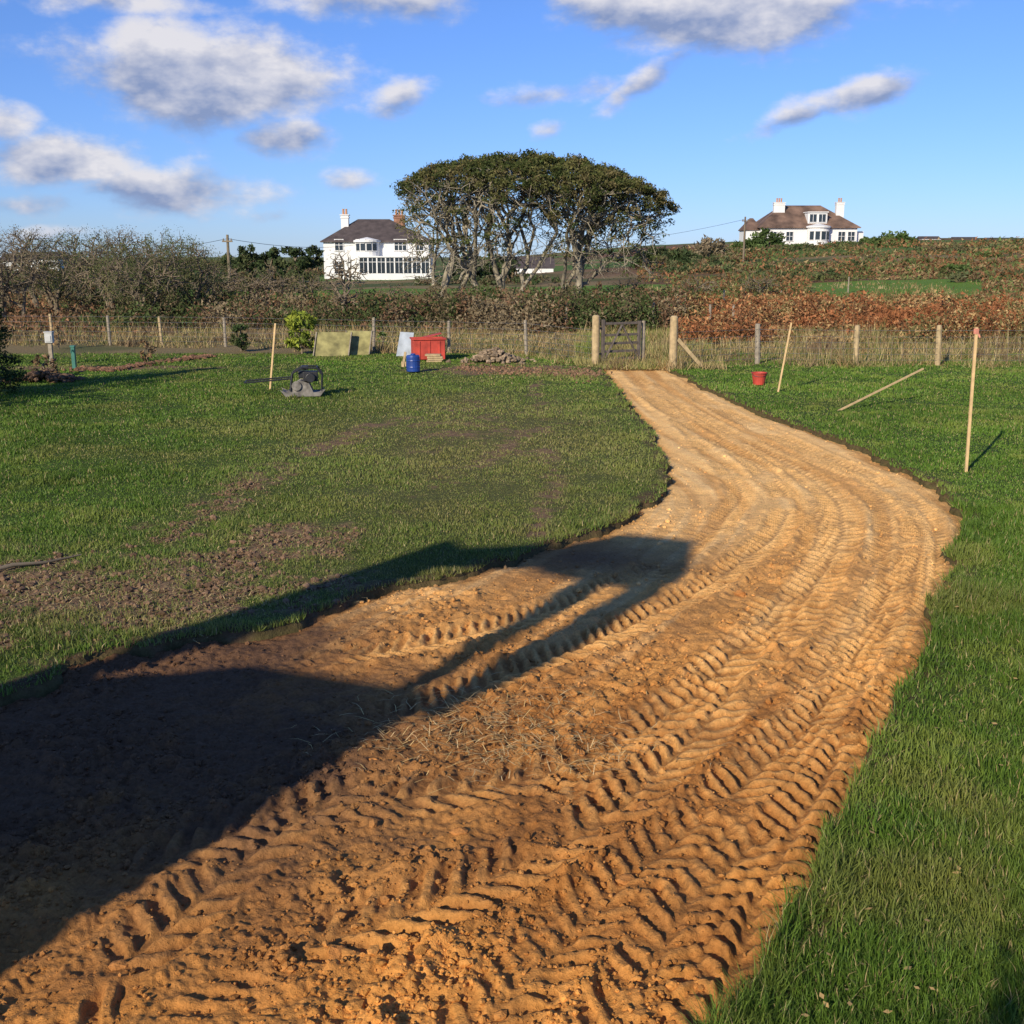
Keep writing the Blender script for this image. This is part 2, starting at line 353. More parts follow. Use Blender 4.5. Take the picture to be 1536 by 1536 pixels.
cc_=cand[RNG.integers(0,len(cand),400)];strands('dead_grass_litter',np.concatenate([cc_,np.full((400,1),.01)],1),np.array([.2,.2]),3500,.12,.0035,np.array([A(.5,.38,.18),A(.22,.24,.07),A(.34,.25,.12)]),DRY)
lp=np.array([G(RNG.uniform(1180,1530),RNG.uniform(900,1530),.06) for _ in range(45)]);V=[];
for p_ in lp:
    a_=RNG.uniform(0,6.28);r_=RNG.uniform(.012,.022);u_=np.array([math.cos(a_),math.sin(a_),RNG.uniform(-.3,.3)])*r_;v_=np.array([-math.sin(a_),math.cos(a_),RNG.uniform(-.3,.3)])*r_*.6
    V+= [[p_-u_,p_+v_,p_+u_],[p_-u_,p_+u_,p_-v_]]
tris('fallen_leaves',np.array(V),np.tile(A(.5,.33,.13),(len(V),1)),DRY)
# ------------------------------------------------------------------ lawn grass
def sample(n,d0,d1,k0,k1):
    d=np.exp(RNG.uniform(math.log(d0),math.log(d1),n));k=RNG.uniform(k0,k1,n)
    return k*d,d
def blades(x,y,z,ht,w,col,lean=.5,seg=False):
    n=len(x);a=RNG.uniform(0,6.283,n);b=RNG.uniform(0,6.283,n)
    side=np.stack([np.cos(a),np.sin(a),np.zeros(n)],-1)*(w/2)[:,None]
    ln=RNG.uniform(.1,1,n)*lean
    tip=np.stack([np.cos(b)*ln*ht,np.sin(b)*ln*ht,ht*np.sqrt(np.maximum(1-ln**2,.1))],-1)
    p=np.stack([x,y,z],-1)
    if not seg:
        return np.stack([p-side,p+side,p+tip],1),col
    mid=p+tip*np.array([.35,.35,.6])
    V=np.concatenate([np.stack([p-side,p+side,mid+side*.8],1),np.stack([p-side,mid+side*.8,mid-side*.8],1),np.stack([mid-side*.8,mid+side*.8,p+tip],1)])
    return V,np.concatenate([col,col,col])
def lawncol(x,y):
    n=len(x);t=RNG.uniform(0,1,n)
    c=mix(np.broadcast_to(A(.085,.175,.02),(n,3)),A(.17,.275,.038),t)
    cl=fbm(x,y,.5,3,44);c=mix(c,A(.27,.32,.06),sst(.5,.8,cl)*.65)
    yl=fbm(x,y,1.4,3,49);c=mix(c,A(.30,.27,.08),sst(.53,.76,yl)*.45)
    big=fbm(x,y,2.2,3,47);c=c*(.62+.76*big)[:,None]
    c=mix(c,A(.28,.245,.085),np.clip(dryzone(x,y)*.9*RNG.uniform(.15,1.2,n),0,1))
    mm=mudmask(x,y);c=mix(c,A(.32,.26,.11),np.clip(mm*RNG.uniform(0,1.1,n),0,.8))
    dead=RNG.uniform(0,1,n)<.06;c[dead]=A(.45,.36,.16)
    return c,mm
Vs=[];Cs=[]
for (n,d0,d1,k0,k1,seg) in [(430000,2.2,9,-.9,.72,True),(760000,8.0,33.5,-.65,.68,False)]:
    gx,gy=sample(n,d0,d1,k0,k1)
    s_=track_sd(gx,gy);keep=(s_>-.02);gx=gx[keep];gy=gy[keep];s_=s_[keep]
    c,mm=lawncol(gx,gy)
    keep=RNG.uniform(0,1,len(gx))>np.clip(mm*1.1-.1,0,.93);gx=gx[keep];gy=gy[keep];c=c[keep];s_=s_[keep]
    clump=fbm(gx,gy,.22,3,45);clump2=fbm(gx,gy,.9,2,46)
    right_=sst(0,1,gx-(.2*gy-1))
    ht=(.014+.06*clump*clump2*2)*(1+.9*right_*(1-sst(6,14,gy)))*RNG.uniform(.5,1.3,len(gx))
    ht*=1+.6*np.exp(-(s_/.12)**2)
    ht*=1-.35*dryzone(gx,gy)
    w=np.maximum(.004,gy*.00115)
    gz=terrain(gx,gy)+(fbm(gx,gy,.5,3,3)-.5)*.03-.004
    V,cc=blades(gx,gy,gz,ht,w,c,.92 if seg else .8,seg);Vs.append(V);Cs.append(cc)
tris('lawn_grass',Vs,Cs,GRS)
# ------------------------------------------------------------------ rough grass, bracken, scrub
fence_pts=[P(-250,500,38),P(338,515,36.4),P(560,525,34.5),P(790,528,33),P(893,548,29.3),P(1009,552,29.0),P(1140,541,30.3),P(1280,544,29.8),P(1403,544,29.8),P(1800,545,29.7)]
fx=[p[0] for p in fence_pts];fy=[p[1] for p in fence_pts]
def fenceY(x): return np.interp(x,fx,fy)
def region(n,px0,px1,y0,y1):
    yy=y0*(y1/y0)**RNG.uniform(0,1,n);k=(RNG.uniform(px0,px1,n)-768)/F*1.02
    return k*yy,yy
def put(n,px0,px1,y0,y1,ht,w,cols,thr=None,seed=0,lean=.6,scale=3.,fence=False):
    gx,gy=region(n,px0,px1,y0,y1)
    if fence:
        k=(gy>fenceY(gx)-.6+(fbm(gx,gy,1,2,9)-.5)*2.2);gx,gy=gx[k],gy[k]
    f=fbm(gx,gy,scale,3,seed)
    if thr is not None:
        k=f>thr;gx,gy,f=gx[k],gy[k],f[k]
    c=cols[np.clip((fbm(gx,gy,1.6,3,seed+5)*2.2-.6)*len(cols)+RNG.uniform(-.8,.8,len(gx)),0,len(cols)-1).astype(int)]*RNG.uniform(.7,1.3,(len(gx),1))
    hh=ht*(.05+2.4*f*fbm(gx,gy,.55,2,seed+7)**1.7*1.6)*RNG.uniform(.2,1.2,len(gx))
    return blades(gx,gy,terrain(gx,gy)-.02,hh,np.full(len(gx),w)*gy/40,c,lean)
tan=np.array([A(.36,.27,.13),A(.15,.17,.05),A(.44,.34,.17),A(.30,.2,.09),A(.13,.15,.045),A(.40,.32,.15),A(.2,.14,.08)])
V1,C1=put(150000,-300,1850,28.3,46,.38,.028,tan,None,20,.95,2.,True)
V2,C2=put(60000,-300,1850,43,90,.30,.045,np.array([A(.26,.19,.09),A(.14,.16,.05),A(.32,.25,.13)]),.45,24,.8,6.)
V3,C3=put(40000,860,1060,29,46,.2,.03,np.array([A(.17,.22,.05),A(.32,.28,.11)]),None,21,.7,2.,True)
tris('rough_grass',[V1,V2,V3],[C1,C2,C3],DRY)
rust=np.array([A(.32,.13,.055),A(.24,.095,.042),A(.38,.18,.08),A(.16,.08,.04),A(.40,.27,.12),A(.14,.13,.05),A(.29,.115,.05)])
def frondmass(n,px0,px1,y0,y1,ht,size,cols,thr,seed,scale=4.,avoid=False):
    gx,gy=region(n,px0,px1,y0,y1);f=fbm(gx,gy,scale,4,seed);k=(f>thr)&(gy>fenceY(gx)+1.2)
    if avoid: 
        kk_=gx/gy;k&=~((gy>66)&(gy<94)&(kk_>.26)&(kk_<.41))
    gx,gy,f=gx[k],gy[k],f[k]
    n=len(gx);hh=ht*(.2+.8*sst(thr,thr+.25,f))*RNG.uniform(.15,1.0,n)*(.4+1.2*fbm(gx,gy,.9,2,seed+3))
    c=cols[np.clip((fbm(gx,gy,1.5+scale*.25,3,seed+5)*2.2-.6)*len(cols)+RNG.uniform(-.8,.8,n),0,len(cols)-1).astype(int)]*RNG.uniform(.7,1.3,(n,1))
    p=np.stack([gx,gy,terrain(gx,gy)+hh],-1)
    u=RNG.normal(0,1,(n,3));u/=np.linalg.norm(u,axis=1)[:,None];v=RNG.normal(0,1,(n,3));v/=np.linalg.norm(v,axis=1)[:,None]
    sc=(size*RNG.uniform(.5,1.5,n)*gy/45)[:,None]
    return np.stack([p-u*sc*.35,p+u*sc*.35,p+v*sc],1),c
heath=np.array([A(.11,.12,.045),A(.2,.11,.06),A(.28,.21,.10),A(.12,.16,.05),A(.26,.12,.06),A(.08,.11,.04),A(.22,.12,.055)])
B=[frondmass(120000,1000,1850,37,58,1.0,.12,rust,.36,101,5),frondmass(65000,1000,1900,58,120,.6,.13,heath,.40,103,9,True),
   frondmass(30000,-300,980,40,75,.75,.14,np.array([A(.2,.11,.06),A(.26,.14,.075),A(.12,.08,.045)]),.46,105,6)]
tris('bracken',[b[0] for b in B],[b[1] for b in B],DRY)
scr=np.array([A(.12,.10,.055),A(.17,.13,.075),A(.085,.11,.04),A(.06,.08,.028),A(.18,.105,.06),A(.22,.17,.10)])
B=[frondmass(80000,560,1040,43,55,1.2,.12,scr,.34,111,3.0),frondmass(70000,-350,620,44,57,1.05,.12,scr,.40,112,4),
   frondmass(50000,950,2000,100,190,1.2,.12,heath,.48,115,10)]
tris('bramble_scrub',[b[0] for b in B],[b[1] for b in B],DRY)
# ------------------------------------------------------------------ leaf clouds & trees
def leafcloud(cs,rad,n,size,cols,flat=1.0,shell=.35):
    cs=np.asarray(cs,float);m_=len(cs);rad=np.broadcast_to(np.asarray(rad,float),(m_,3))
    u=RNG.normal(0,1,(m_,n,3));u/=np.linalg.norm(u,axis=2,keepdims=True)
    r=RNG.uniform(shell,1,(m_,n,1))**.6*(1+RNG.normal(0,.1,(m_,n,1)))
    p=(cs[:,None]+u*r*rad[:,None]).reshape(-1,3);k=len(p)
    a=RNG.normal(0,1,(k,3));a/=np.linalg.norm(a,axis=1)[:,None];b=RNG.normal(0,1,(k,3));b/=np.linalg.norm(b,axis=1)[:,None]
    sc=size*RNG.uniform(.6,1.4,(k,1))
    cc=np.asarray(cols)[RNG.integers(0,len(cols),m_)];cc=np.repeat(cc,n,axis=0)*RNG.uniform(.65,1.35,(k,1))
    return np.stack([p-a*sc*.5,p+a*sc*.5,p+b*sc*1.1],1),cc
class Wood:
    def __init__(s): s.V=[];s.F=[];s.n=0
    def tube(s,pts,rs,sides):
        pts=np.array(pts);k=len(pts);tg=np.gradient(pts,axis=0);tg/=np.linalg.norm(tg,axis=1)[:,None]+1e-9
        ref=np.array([.31,.52,.1]);a=np.cross(tg,ref);a/=np.linalg.norm(a,axis=1)[:,None]+1e-9;b=np.cross(tg,a)
        t=np.arange(sides)*2*math.pi/sides
        ring=pts[:,None]+(a[:,None]*np.cos(t)[None,:,None]+b[:,None]*np.sin(t)[None,:,None])*np.array(rs)[:,None,None]
        s.V.append(ring.reshape(-1,3));i=np.arange(sides);j=(i+1)%sides
        for q_ in range(k-1):
            o=s.n+q_*sides;s.F.append(np.stack([o+i,o+j,o+sides+j,o+sides+i],-1))
        s.n+=k*sides
    def build(s,name,mat,parent=None): return np_mesh(name,np.concatenate(s.V),np.concatenate(s.F),mat,smooth=True,parent=parent)
def grow(W,start,targets,rk,dirn=None,jit=.12,f0=.42,rmin=.008,sides=6,first=None,pw=.5):
    n=len(targets);start=np.array(start,float)
    r0=rk*n**pw+rmin
    if n==1:
        e=targets[0];md=(start+e)/2+RNG.normal(0,1,3)*jit*np.linalg.norm(e-start)*.6
        W.tube([start,md,e],[r0,r0*.8,rmin*.6],3);return
    c=targets.mean(0);f=(first if first else f0)*RNG.uniform(.75,1.25);L=np.linalg.norm(c-start)
    node=start+(c-start)*f+RNG.normal(0,1,3)*jit*L*.35
    if dirn is not None: node=node+dirn*L*.12
    r1=rk*n**pw*.86+rmin
    m1=start*.66+node*.34+RNG.normal(0,1,3)*jit*L*f*.22;m2=start*.33+node*.67+RNG.normal(0,1,3)*jit*L*f*.22
    W.tube([start,m1,m2,node],[r0,r0*.95+r1*.05,(r0+r1)/2,r1],sides if n>12 else (4 if n>3 else 3))
    nd=(node-start);nd/=np.linalg.norm(nd)+1e-9
    X_=targets-c;
    if n>3:
        _,_,vt=np.linalg.svd(X_,full_matrices=False);ax=vt[0]+RNG.normal(0,.35,3)
    else: ax=RNG.normal(0,1,3)
    pr=X_@ax;cut=np.quantile(pr,RNG.uniform(.32,.68));a_=pr<=cut
    if a_.all() or (~a_).all(): a_=np.arange(n)<max(1,n//2)
    grow(W,node,targets[a_],rk,nd,jit,f0,rmin,sides,None,pw);grow(W,node,targets[~a_],rk,nd,jit,f0,rmin,sides,None,pw)
TD=54.0
tp=[(590,305),(598,272),(622,262),(640,250),(665,246),(700,236),(722,238),(745,228),(775,232),(800,226),(835,237),(860,234),(890,246),(920,250),(942,262),(960,270),(990,288),(1012,310)]
pine=empty('pine_tree',(0,0,0))
def pine_targets(n,pxa,pxb,thick):
    out=[]
    while len(out)<n:
        px=random.uniform(pxa,pxb);dy=random.uniform(-1,1)
        ex=(px-803)/210
        if ex*ex+dy*dy>1: continue
        zt=P(px,np.interp(px,[a for a,_ in tp],[b for _,b in tp]),TD)[2];edge=math.sqrt(max(0,1-dy*dy*.8))
        zt=2.4+(zt-2.4)*(.45+.55*edge) if abs(dy)>.35 else zt
        out.append((P(px,300,TD)[0],TD+dy*4.6,zt-.12-abs(random.gauss(0,thick))))
    return np.array(out)
groups=[((646,466),(598,700),110),((662,468),(600,690),80),((745,464),(690,820),170),((722,462),(640,760),110),((760,470),(730,850),90),((858,476),(800,960),190),((868,478),(870,1008),160),((850,474),(830,930),90)]
W=Wood();allT=[]
for (bx,by),(a_,b_),n in groups:
    T_=pine_targets(n,a_,b_,1.25);allT.append(T_)
    st=P(bx,by,TD+random.uniform(-1.2,1.2));st[2]=tz(st[0],st[1])-.1
    grow(W,st,T_,.0115,np.array([0,0,1.]),.22,.34,.012,7,.17,.53)
for (bx,by,pa,pb,za,zb,n) in [(650,430,598,720,265,430,320),(690,420,630,760,290,410,170),(745,420,690,830,280,410,240),(870,430,850,1000,315,420,260),(860,400,800,930,290,400,190)]:
    T_=np.array([P(random.uniform(pa,pb),random.uniform(za,zb),TD+random.uniform(-3,3)) for _ in range(n)])
    st=P(bx,by,TD);grow(W,st,T_,.005,None,.24,.33,.010,5)
W.build('trunks_and_limbs',BARK,pine)
T_=np.concatenate(allT)
pc=[A(.075,.09,.028),A(.10,.105,.038),A(.125,.12,.045),A(.052,.068,.023),A(.15,.125,.055)]
pxT=768+T_[:,0]*F/TD*.985
Tf=T_[(RNG.uniform(0,1,len(T_))<np.where(pxT<700,.6,.95))]
V1,C1=leafcloud(Tf,(.34,.34,.17),46,.085,pc,shell=.05)
T2=pine_targets(700,592,1012,.22);pxT=768+T2[:,0]*F/TD*.985;T2=T2[(pxT>700)|(RNG.uniform(0,1,len(T2))<.8)]
V2,C2=leafcloud(T2,(.34,.34,.2),62,.09,pc,shell=.05)
T3=np.array([P(random.uniform(820,995),random.uniform(300,390),TD+random.uniform(-3,3)) for _ in range(120)]+[P(random.uniform(605,740),random.uniform(285,390),TD+random.uniform(-3,3)) for _ in range(70)])
V3,C3=leafcloud(T3,(.32,.32,.2),24,.08,pc,shell=.05)
tris('crown_foliage',[V1,V2,V3],[C1,C2,C3],FOL,pine)
def bare_tree(name,px,ybase,d,hpx,wpx,n=130,leaf=0,lcol=None,trunk=.009):
    b=P(px,ybase,d);b[2]=tz(b[0],d)-.05;hh=hpx*d/F;ww=wpx*d/F/2
    T_=[]
    while len(T_)<n:
        u=np.array([random.uniform(-1,1),random.uniform(-1,1),random.uniform(-.8,1)])
        if (u**2).sum()>1 or (u**2).sum()<.12: continue
        T_.append(b+np.array([u[0]*ww,u[1]*ww,hh*(.56+.44*u[2])]))
    T_=np.array(T_);e=empty(name);W=Wood();k=max(1,int(random.uniform(1,3.4)))
    for i in range(k):
        grow(W,b+np.array([random.uniform(-.2,.2)*k,random.uniform(-.2,.2),0]),T_[i::k],trunk*d/55,np.array([0,0,1.]),.24,.34,.010*d/55,5,.25)
    W.build('branches',TWIG,e)
    if leaf:
        V,C_=leafcloud(T_,(.3*d/50,.3*d/50,.25*d/50),leaf,.045*d/50,lcol,shell=.05);tris('leaves',V,C_,FOL,e)
    return e
br=[A(.14,.12,.06),A(.18,.14,.075),A(.11,.10,.05)];ol=[A(.10,.12,.045),A(.14,.145,.055),A(.075,.095,.035)]
for a_ in [(20,482,50,136,120,300,12,br),(95,480,54,126,130,320,22,ol),(165,482,52,122,130,320,14,ol),(225,486,49,128,160,340,36,ol),(285,484,51,120,120,260,34,ol),
           (335,478,56,84,80,160,10,ol),(400,470,60,66,90,160,10,br),(455,470,62,60,80,140,14,ol),(-60,482,48,130,140,180,10,br),(520,480,47,116,76,260,2,br),
           (590,470,58,50,80,90,8,br),(940,470,62,50,80,100,8,ol),(50,470,66,120,100,240,14,br),(-140,482,49,130,130,120,8,ol),(130,470,68,118,110,240,14,ol),(730,478,50,50,76,100,10,ol),(905,480,52,40,64,70,12,ol),(190,466,72,112,100,220,14,br),(260,468,70,110,110,220,18,ol),(1040,455,72,40,80,90,12,br),(1135,455,75,40,76,90,12,ol)]:
    bare_tree('hawthorn_tree',a_[0],a_[1],a_[2],a_[3],a_[4],a_[5],a_[6],a_[7])
def evergreen(name,px,d,topy,wpx,n=40,cols=None,leaf=70):
    x0=P(px,400,d)[0];zt=P(px,topy,d)[2];g=tz(x0,d);hh=zt-g;ww=wpx*d/F/2
    cs=[]
    for _ in range(n):
        t=random.random();a=random.uniform(0,6.28);rr_=math.sqrt(random.random())*ww*(.95-.25*t)
        hz=g+hh*(.12+.78*t*math.sqrt(max(0,1-(rr_/ww)**2*.75)))
        cs.append((x0+math.cos(a)*rr_,d+math.sin(a)*rr_,hz))
    e=empty(name);W=Wood();st=np.array([x0,d,g-.1]);grow(W,st,np.array(cs),.016*d/60,None,.12,.4,.02,5);W.build('trunk_and_limbs',TWIG,e)
    r_=max(.35,ww*.27);V,C_=leafcloud(cs,(r_,r_,r_*.75),leaf,.0024*d,cols,shell=.2);tris('foliage',V,C_,FOL,e);return e
dg=[A(.05,.075,.03),A(.06,.085,.035),A(.08,.095,.04),A(.04,.055,.025)];gr=[A(.07,.11,.032),A(.095,.135,.045),A(.055,.085,.027)]
for px,d,ty,w in [(372,120,362,44),(408,125,366,50),(440,118,358,48),(468,122,362,36),(350,125,372,40),(985,150,370,56),(1020,150,374,46),(740,130,354,80),(700,128,364,60),(965,140,376,36)]:
    evergreen('pine_tree',px,d,ty,w,26,dg,60)
for px,d,ty,w in [(1145,175,345,64),(1118,178,362,40),(1340,178,350,60),(1310,180,360,52),(1262,186,367,36),(1435,100,398,46),(1290,184,368,32),(1198,183,371,34),(1375,120,392,40),(1480,130,384,36)]:
    evergreen('round_shrub',px,d,ty,w,30,gr,80)
evergreen('round_shrub',1062,160,354,54,34,[A(.2,.16,.1),A(.25,.19,.12)],34)
cs=[];
for (pa,pb,d,ty,step) in [(-60,480,95,400,11),(960,1110,140,384,8),(1000,1290,120,402,7),(1380,1700,150,388,8),(1100,1250,100,416,8),(1420,1700,95,418,9),(640,830,110,416,10),(-100,480,160,391,9),(1290,1800,230,374,7),(1380,1520,300,371,7),(-200,500,300,385,6),(960,1300,170,374,8)]:
    px=pa
    while px<pb:
        d_=d+random.uniform(-6,6);x0=P(px,400,d_)[0];g=tz(x0,d_);zt=P(px,ty+random.uniform(-5,7),d_)[2]
        for k in range(3):
            cs.append((x0+random.uniform(-1,1),d_+random.uniform(-1,1),g+(max(zt-g,.6))*(.2+.28*k),d_))
        px+=step*random.uniform(.6,1.6)
cs=np.array(cs);rad=np.stack([cs[:,3]*.005,cs[:,3]*.005,cs[:,3]*.0028],-1)
V,C_=leafcloud(cs[:,:3],rad,46,.24,[A(.07,.09,.04),A(.12,.105,.055),A(.05,.075,.03),A(.16,.115,.065),A(.12,.13,.06)],shell=.2)
tris('hedgerow',V,C_,FOL)
e=empty('conifer_shrub');b=G(-22,592);cs=[]
for i in range(120):
    t=random.random();a=random.uniform(0,6.28);r_=(1-t)*.95*math.sqrt(random.random())+.05;cs.append((b[0]+math.cos(a)*r_,b[1]+math.sin(a)*r_,.1+t*2.9))
W=Wood();grow(W,b,np.array(cs),.008,None,.1,.4,.006,5);W.build('stems',TWIG,e)
V,C_=leafcloud(cs,(.22,.22,.13),110,.045,[A(.035,.06,.025),A(.05,.08,.03)],shell=.05);tris('foliage',V,C_,FOL,e)
for px,py,tall in [(-330,640,3.6),(-180,610,3.8)]:
    b=G(px,py);e=empty('conifer_shrub');cs=[(b[0]+random.gauss(0,.6),b[1]+random.gauss(0,.5),random.uniform(.1,1)*tall*.8) for _ in range(90)]
    W=Wood();grow(W,b,np.array(cs),.01,None,.1,.4,.008,5);W.build('stems',TWIG,e)
    V,C_=leafcloud(cs,(.32,.32,.25),70,.07,dg,shell=.05);tris('foliage',V,C_,FOL,e)
def shrub(name,px,py,w,h,cols,n=40,leaf=60,ls=.06):
    b=G(px,py);e=empty(name);cs=[]
    for i in range(n):
        a=random.uniform(0,6.28);t=random.random();r_=w/2*math.sqrt(random.random())*(.5+.5*math.sin(t*2.6+.3));cs.append((b[0]+math.cos(a)*r_,b[1]+math.sin(a)*r_,h*(.08+.88*t)))
    W=Wood();grow(W,b,np.array(cs),.006,None,.15,.4,.004,4);W.build('stems',TWIG,e)
    V,C_=leafcloud(cs,(w*.13,w*.13,w*.11),leaf,ls,cols,shell=.05);tris('leaves',V,C_,FOL,e)
shrub('laurel_shrub',453,531,.95,1.2,[A(.3,.34,.05),A(.22,.27,.04),A(.12,.16,.03)],46,34,.09)
shrub('evergreen_shrub',362,527,.6,.8,[A(.05,.08,.03),A(.08,.10,.04)],30,50,.06)
shrub('dead_plant',222,542,.5,.62,[A(.26,.16,.08),A(.17,.12,.07)],16,14,.07)
shrub('dead_plant',88,524,.4,.8,[A(.28,.18,.09)],14,10,.06)
shrub('dead_plant',575,520,.4,.5,[A(.12,.18,.05)],12,20,.06)
# ------------------------------------------------------------------ fence
fe=empty('post_and_wire_fence')
def fpost(x,y,h=1.0,r=.05):
    pb=PB();l=random.uniform(-.05,.05);h*=random.uniform(.94,1.05);pb.cyl((x,y,-.2),(x+l,y,h),r,r*.92,9);pb.cyl((x+l,y,h),(x+l,y,h+.02),r*.92,r*.6,9)
    pb.build('fence_post',GREYW if random.random()<.6 else POSTW,fe);return (x+l,y)
leftline=[];
for px in (-250,-130,-20,80,165,243,338,450,560,673,790):
    xx_=P(px,510,35)[0];yy_=float(fenceY(xx_));
    xx_=P(px,510,yy_)[0];leftline.append(fpost(xx_,yy_,.95,.05))
rightline=[]
for px in (1140,1280,1403,1540,1680):
    xx_=P(px,541,30)[0];yy_=float(fenceY(xx_));rightline.append(fpost(xx_,yy_,1.0,.075))
gp1=G(893,548);gp2=G(1009,553)
leftline.append((gp1[0],gp1[1]));rightline.insert(0,(gp2[0],gp2[1]))
pb=PB()
for line in(leftline,rightline):
    for (x1,y1),(x2,y2) in zip(line[:-1],line[1:]):
        for hz in (.15,.3,.45,.6,.75,.92): pb.cyl((x1,y1-.06,hz),(x2,y2-.06,hz),.004,.004,4,False)
        nn=int(math.hypot(x2-x1,y2-y1)/.3)
        for i in range(1,nn):
            t=i/nn;pb.cyl((x1+(x2-x1)*t,y1+(y2-y1)*t-.06,.15),(x1+(x2-x1)*t,y1+(y2-y1)*t-.06,.75),.003,.003,3,False)
pb.build('wire_mesh',WIRE,fe)
pb=PB()
for px,d in [(1065,42),(1100,42),(980,44),(940,47),(1085,60),(1270,80),(1170,60),(800,46),(850,44)]:
    q_=P(px,470,d);g=tz(q_[0],d);pb.cyl((q_[0],d,g-.1),(q_[0],d,g+1.1),.05,.045,7)
pb.build('field_fence_posts',GREYW)
for g_,hh in ((gp1,1.27),(gp2,1.3)):
    pb=PB();pb.cyl((g_[0],g_[1],-.2),(g_[0],g_[1],hh),.105,.1,16);pb.cyl((g_[0],g_[1],hh),(g_[0],g_[1],hh+.04),.1,.06,16)
    pb.build('gate_post',POSTW,None)
pb=PB();pb.beam((gp2[0]+.1,gp2[1],.75),(gp2[0]+.75,gp2[1]+.1,.05),.09,.09);pb.build('gate_post_brace',POSTW)
ge=empty('field_gate',(gp1[0]+.16,gp1[1]+.05,.1));ge.rotation_euler=(0,0,math.radians(28));GW=1.22
pb=PB()
pb.box((.04,0,.52),(.09,.07,1.14));pb.box((GW-.04,0,.5),(.08,.07,1.06))
for hz in (.05,.25,.46,.68,.98): pb.box((GW/2,.0,hz),(GW-.17,.028,.065))
pb.beam((.1,-.035,.08),(GW/2,-.035,.94),.025,.075,(0,1,0));pb.beam((GW/2,-.037,.94),(GW-.1,-.037,.08),.025,.075,(0,1,0))
pb.build('rails_and_braces',GATEW,ge,.004)
pb=PB();pb.box((-.02,-.02,.86),(.2,.01,.05));pb.box((-.02,-.02,.2),(.2,.01,.05));pb.build('hinges',BLACK,ge)
sp=G(966,548);pb=PB();pb.cyl((sp[0]+.05,sp[1]+.75,-.1),(sp[0]+.05,sp[1]+.75,1.12),.055,.05,10);pb.build('gate_post',GREYW)
# ------------------------------------------------------------------ stakes
def stake(name,b,t,w=.032,mat=WOOD,tip=None):
    e=empty(name);pb=PB();b=np.array(b);t=np.array(t);pb.beam(tuple(b-(t-b)*.05),tuple(t),w,w,(0,1,0));pb.build('shaft',mat,e,.003)
    if tip: 
        pb=PB();pb.box(tuple(t-np.array([0,0,.05])),(.045,.045,.07),.3);pb.beam(tuple(t-np.array([.0,0,.03])),tuple(t+np.array([.05,-.01,-.13])),.02,.006,(0,1,0));pb.build('marker_tape',PINK,e)
b=G(1449,708);stake('wooden_stake',b,P(1465,491,b[1]),.034,WOOD,True)
b=G(1167,588);stake('wooden_stake',b,P(1187,484,b[1]+.1),.034)
b=G(405,585);stake('wooden_stake',b,P(413,485,b[1]),.038)
b=G(1262,614,.02);t=P(1385,553,b[1]+1.2);stake('wooden_stake',b,t,.034)
# red bucket
b=G(1138,578);be=empty('red_bucket',(b[0],b[1],.02));pb=PB();n=20
def ring(r,z_): return [(r*math.cos(i*2*math.pi/n),r*math.sin(i*2*math.pi/n),z_) for i in range(n)]
vs=ring(.125,0)+ring(.165,.25)+ring(.178,.25)+ring(.178,.27)+ring(.158,.27)+ring(.118,.012)
fs=[];
for k in range(5): fs+=[(k*n+i,k*n+(i+1)%n,(k+1)*n+(i+1)%n,(k+1)*n+i) for i in range(n)]
fs+=[tuple(range(5*n,6*n)),tuple(range(n-1,-1,-1))];pb.add(vs,fs);pb.build('tub',RED,be)
pb=PB();
for i in range(10):
    a=math.pi*i/10;a2=math.pi*(i+1)/10;pb.cyl((.175*math.cos(a),-.1*math.sin(a)-.05,.26-.08*math.sin(a)),(.175*math.cos(a2),-.1*math.sin(a2)-.05,.26-.08*math.sin(a2)),.006,.006,5)
pb.build('handle',BLACK,be)
# plate compactor
b=G(455,594);pe=empty('plate_compactor',(b[0],b[1],.03));pe.rotation_euler=(0,0,.15)
pb=PB();pb.prism([(-.42,-.25,.1),(-.34,-.25,0),(.34,-.25,0),(.42,-.25,.1),(.34,-.25,.06),(-.34,-.25,.06)],[(-.42,.25,.1),(-.34,.25,0),(.34,.25,0),(.42,.25,.1),(.34,.25,.06),(-.34,.25,.06)])
pb.prism([(-.3,-.2,.06),(.2,-.2,.06),(.12,-.2,.24),(-.04,-.2,.3),(-.2,-.2,.2)],[(-.3,.2,.06),(.2,.2,.06),(.12,.2,.24),(-.04,.2,.3),(-.2,.2,.2)]);pb.cyl((-.12,-.24,.2),(-.12,-.21,.2),.1,.1,16);pb.build('base_plate_and_belt_guard',GREY,pe,.012)
pb=PB();pb.box((.16,0,.38),(.3,.3,.2));pb.cyl((.16,-.23,.36),(.16,.2,.36),.1,.1,14);pb.box((.0,-.02,.42),(.16,.24,.14));pb.box((.05,0,.55),(.14,.2,.08));pb.build('engine',BLACK,pe,.015)
pb=PB()
for yy_ in(-.22,.22):
    pts=[(-.25,yy_,.1),(-.2,yy_,.45),(.0,yy_,.57),(.3,yy_,.56),(.4,yy_,.42),(.38,yy_,.1)]
    for p_,q_ in zip(pts[:-1],pts[1:]): pb.cyl(p_,q_,.018,.018,8)
for p_,q_ in [((0,-.22,.57),(0,.22,.57)),((.3,-.22,.56),(.3,.22,.56)),((-.22,-.2,.35),(-1.15,-.2,.28)),((-.22,.2,.35),(-1.15,.2,.28)),((-1.15,-.2,.28),(-1.15,.2,.28))]: pb.cyl(p_,q_,.016,.016,8)
pb.build('roll_cage_and_handle',BLACK,pe)
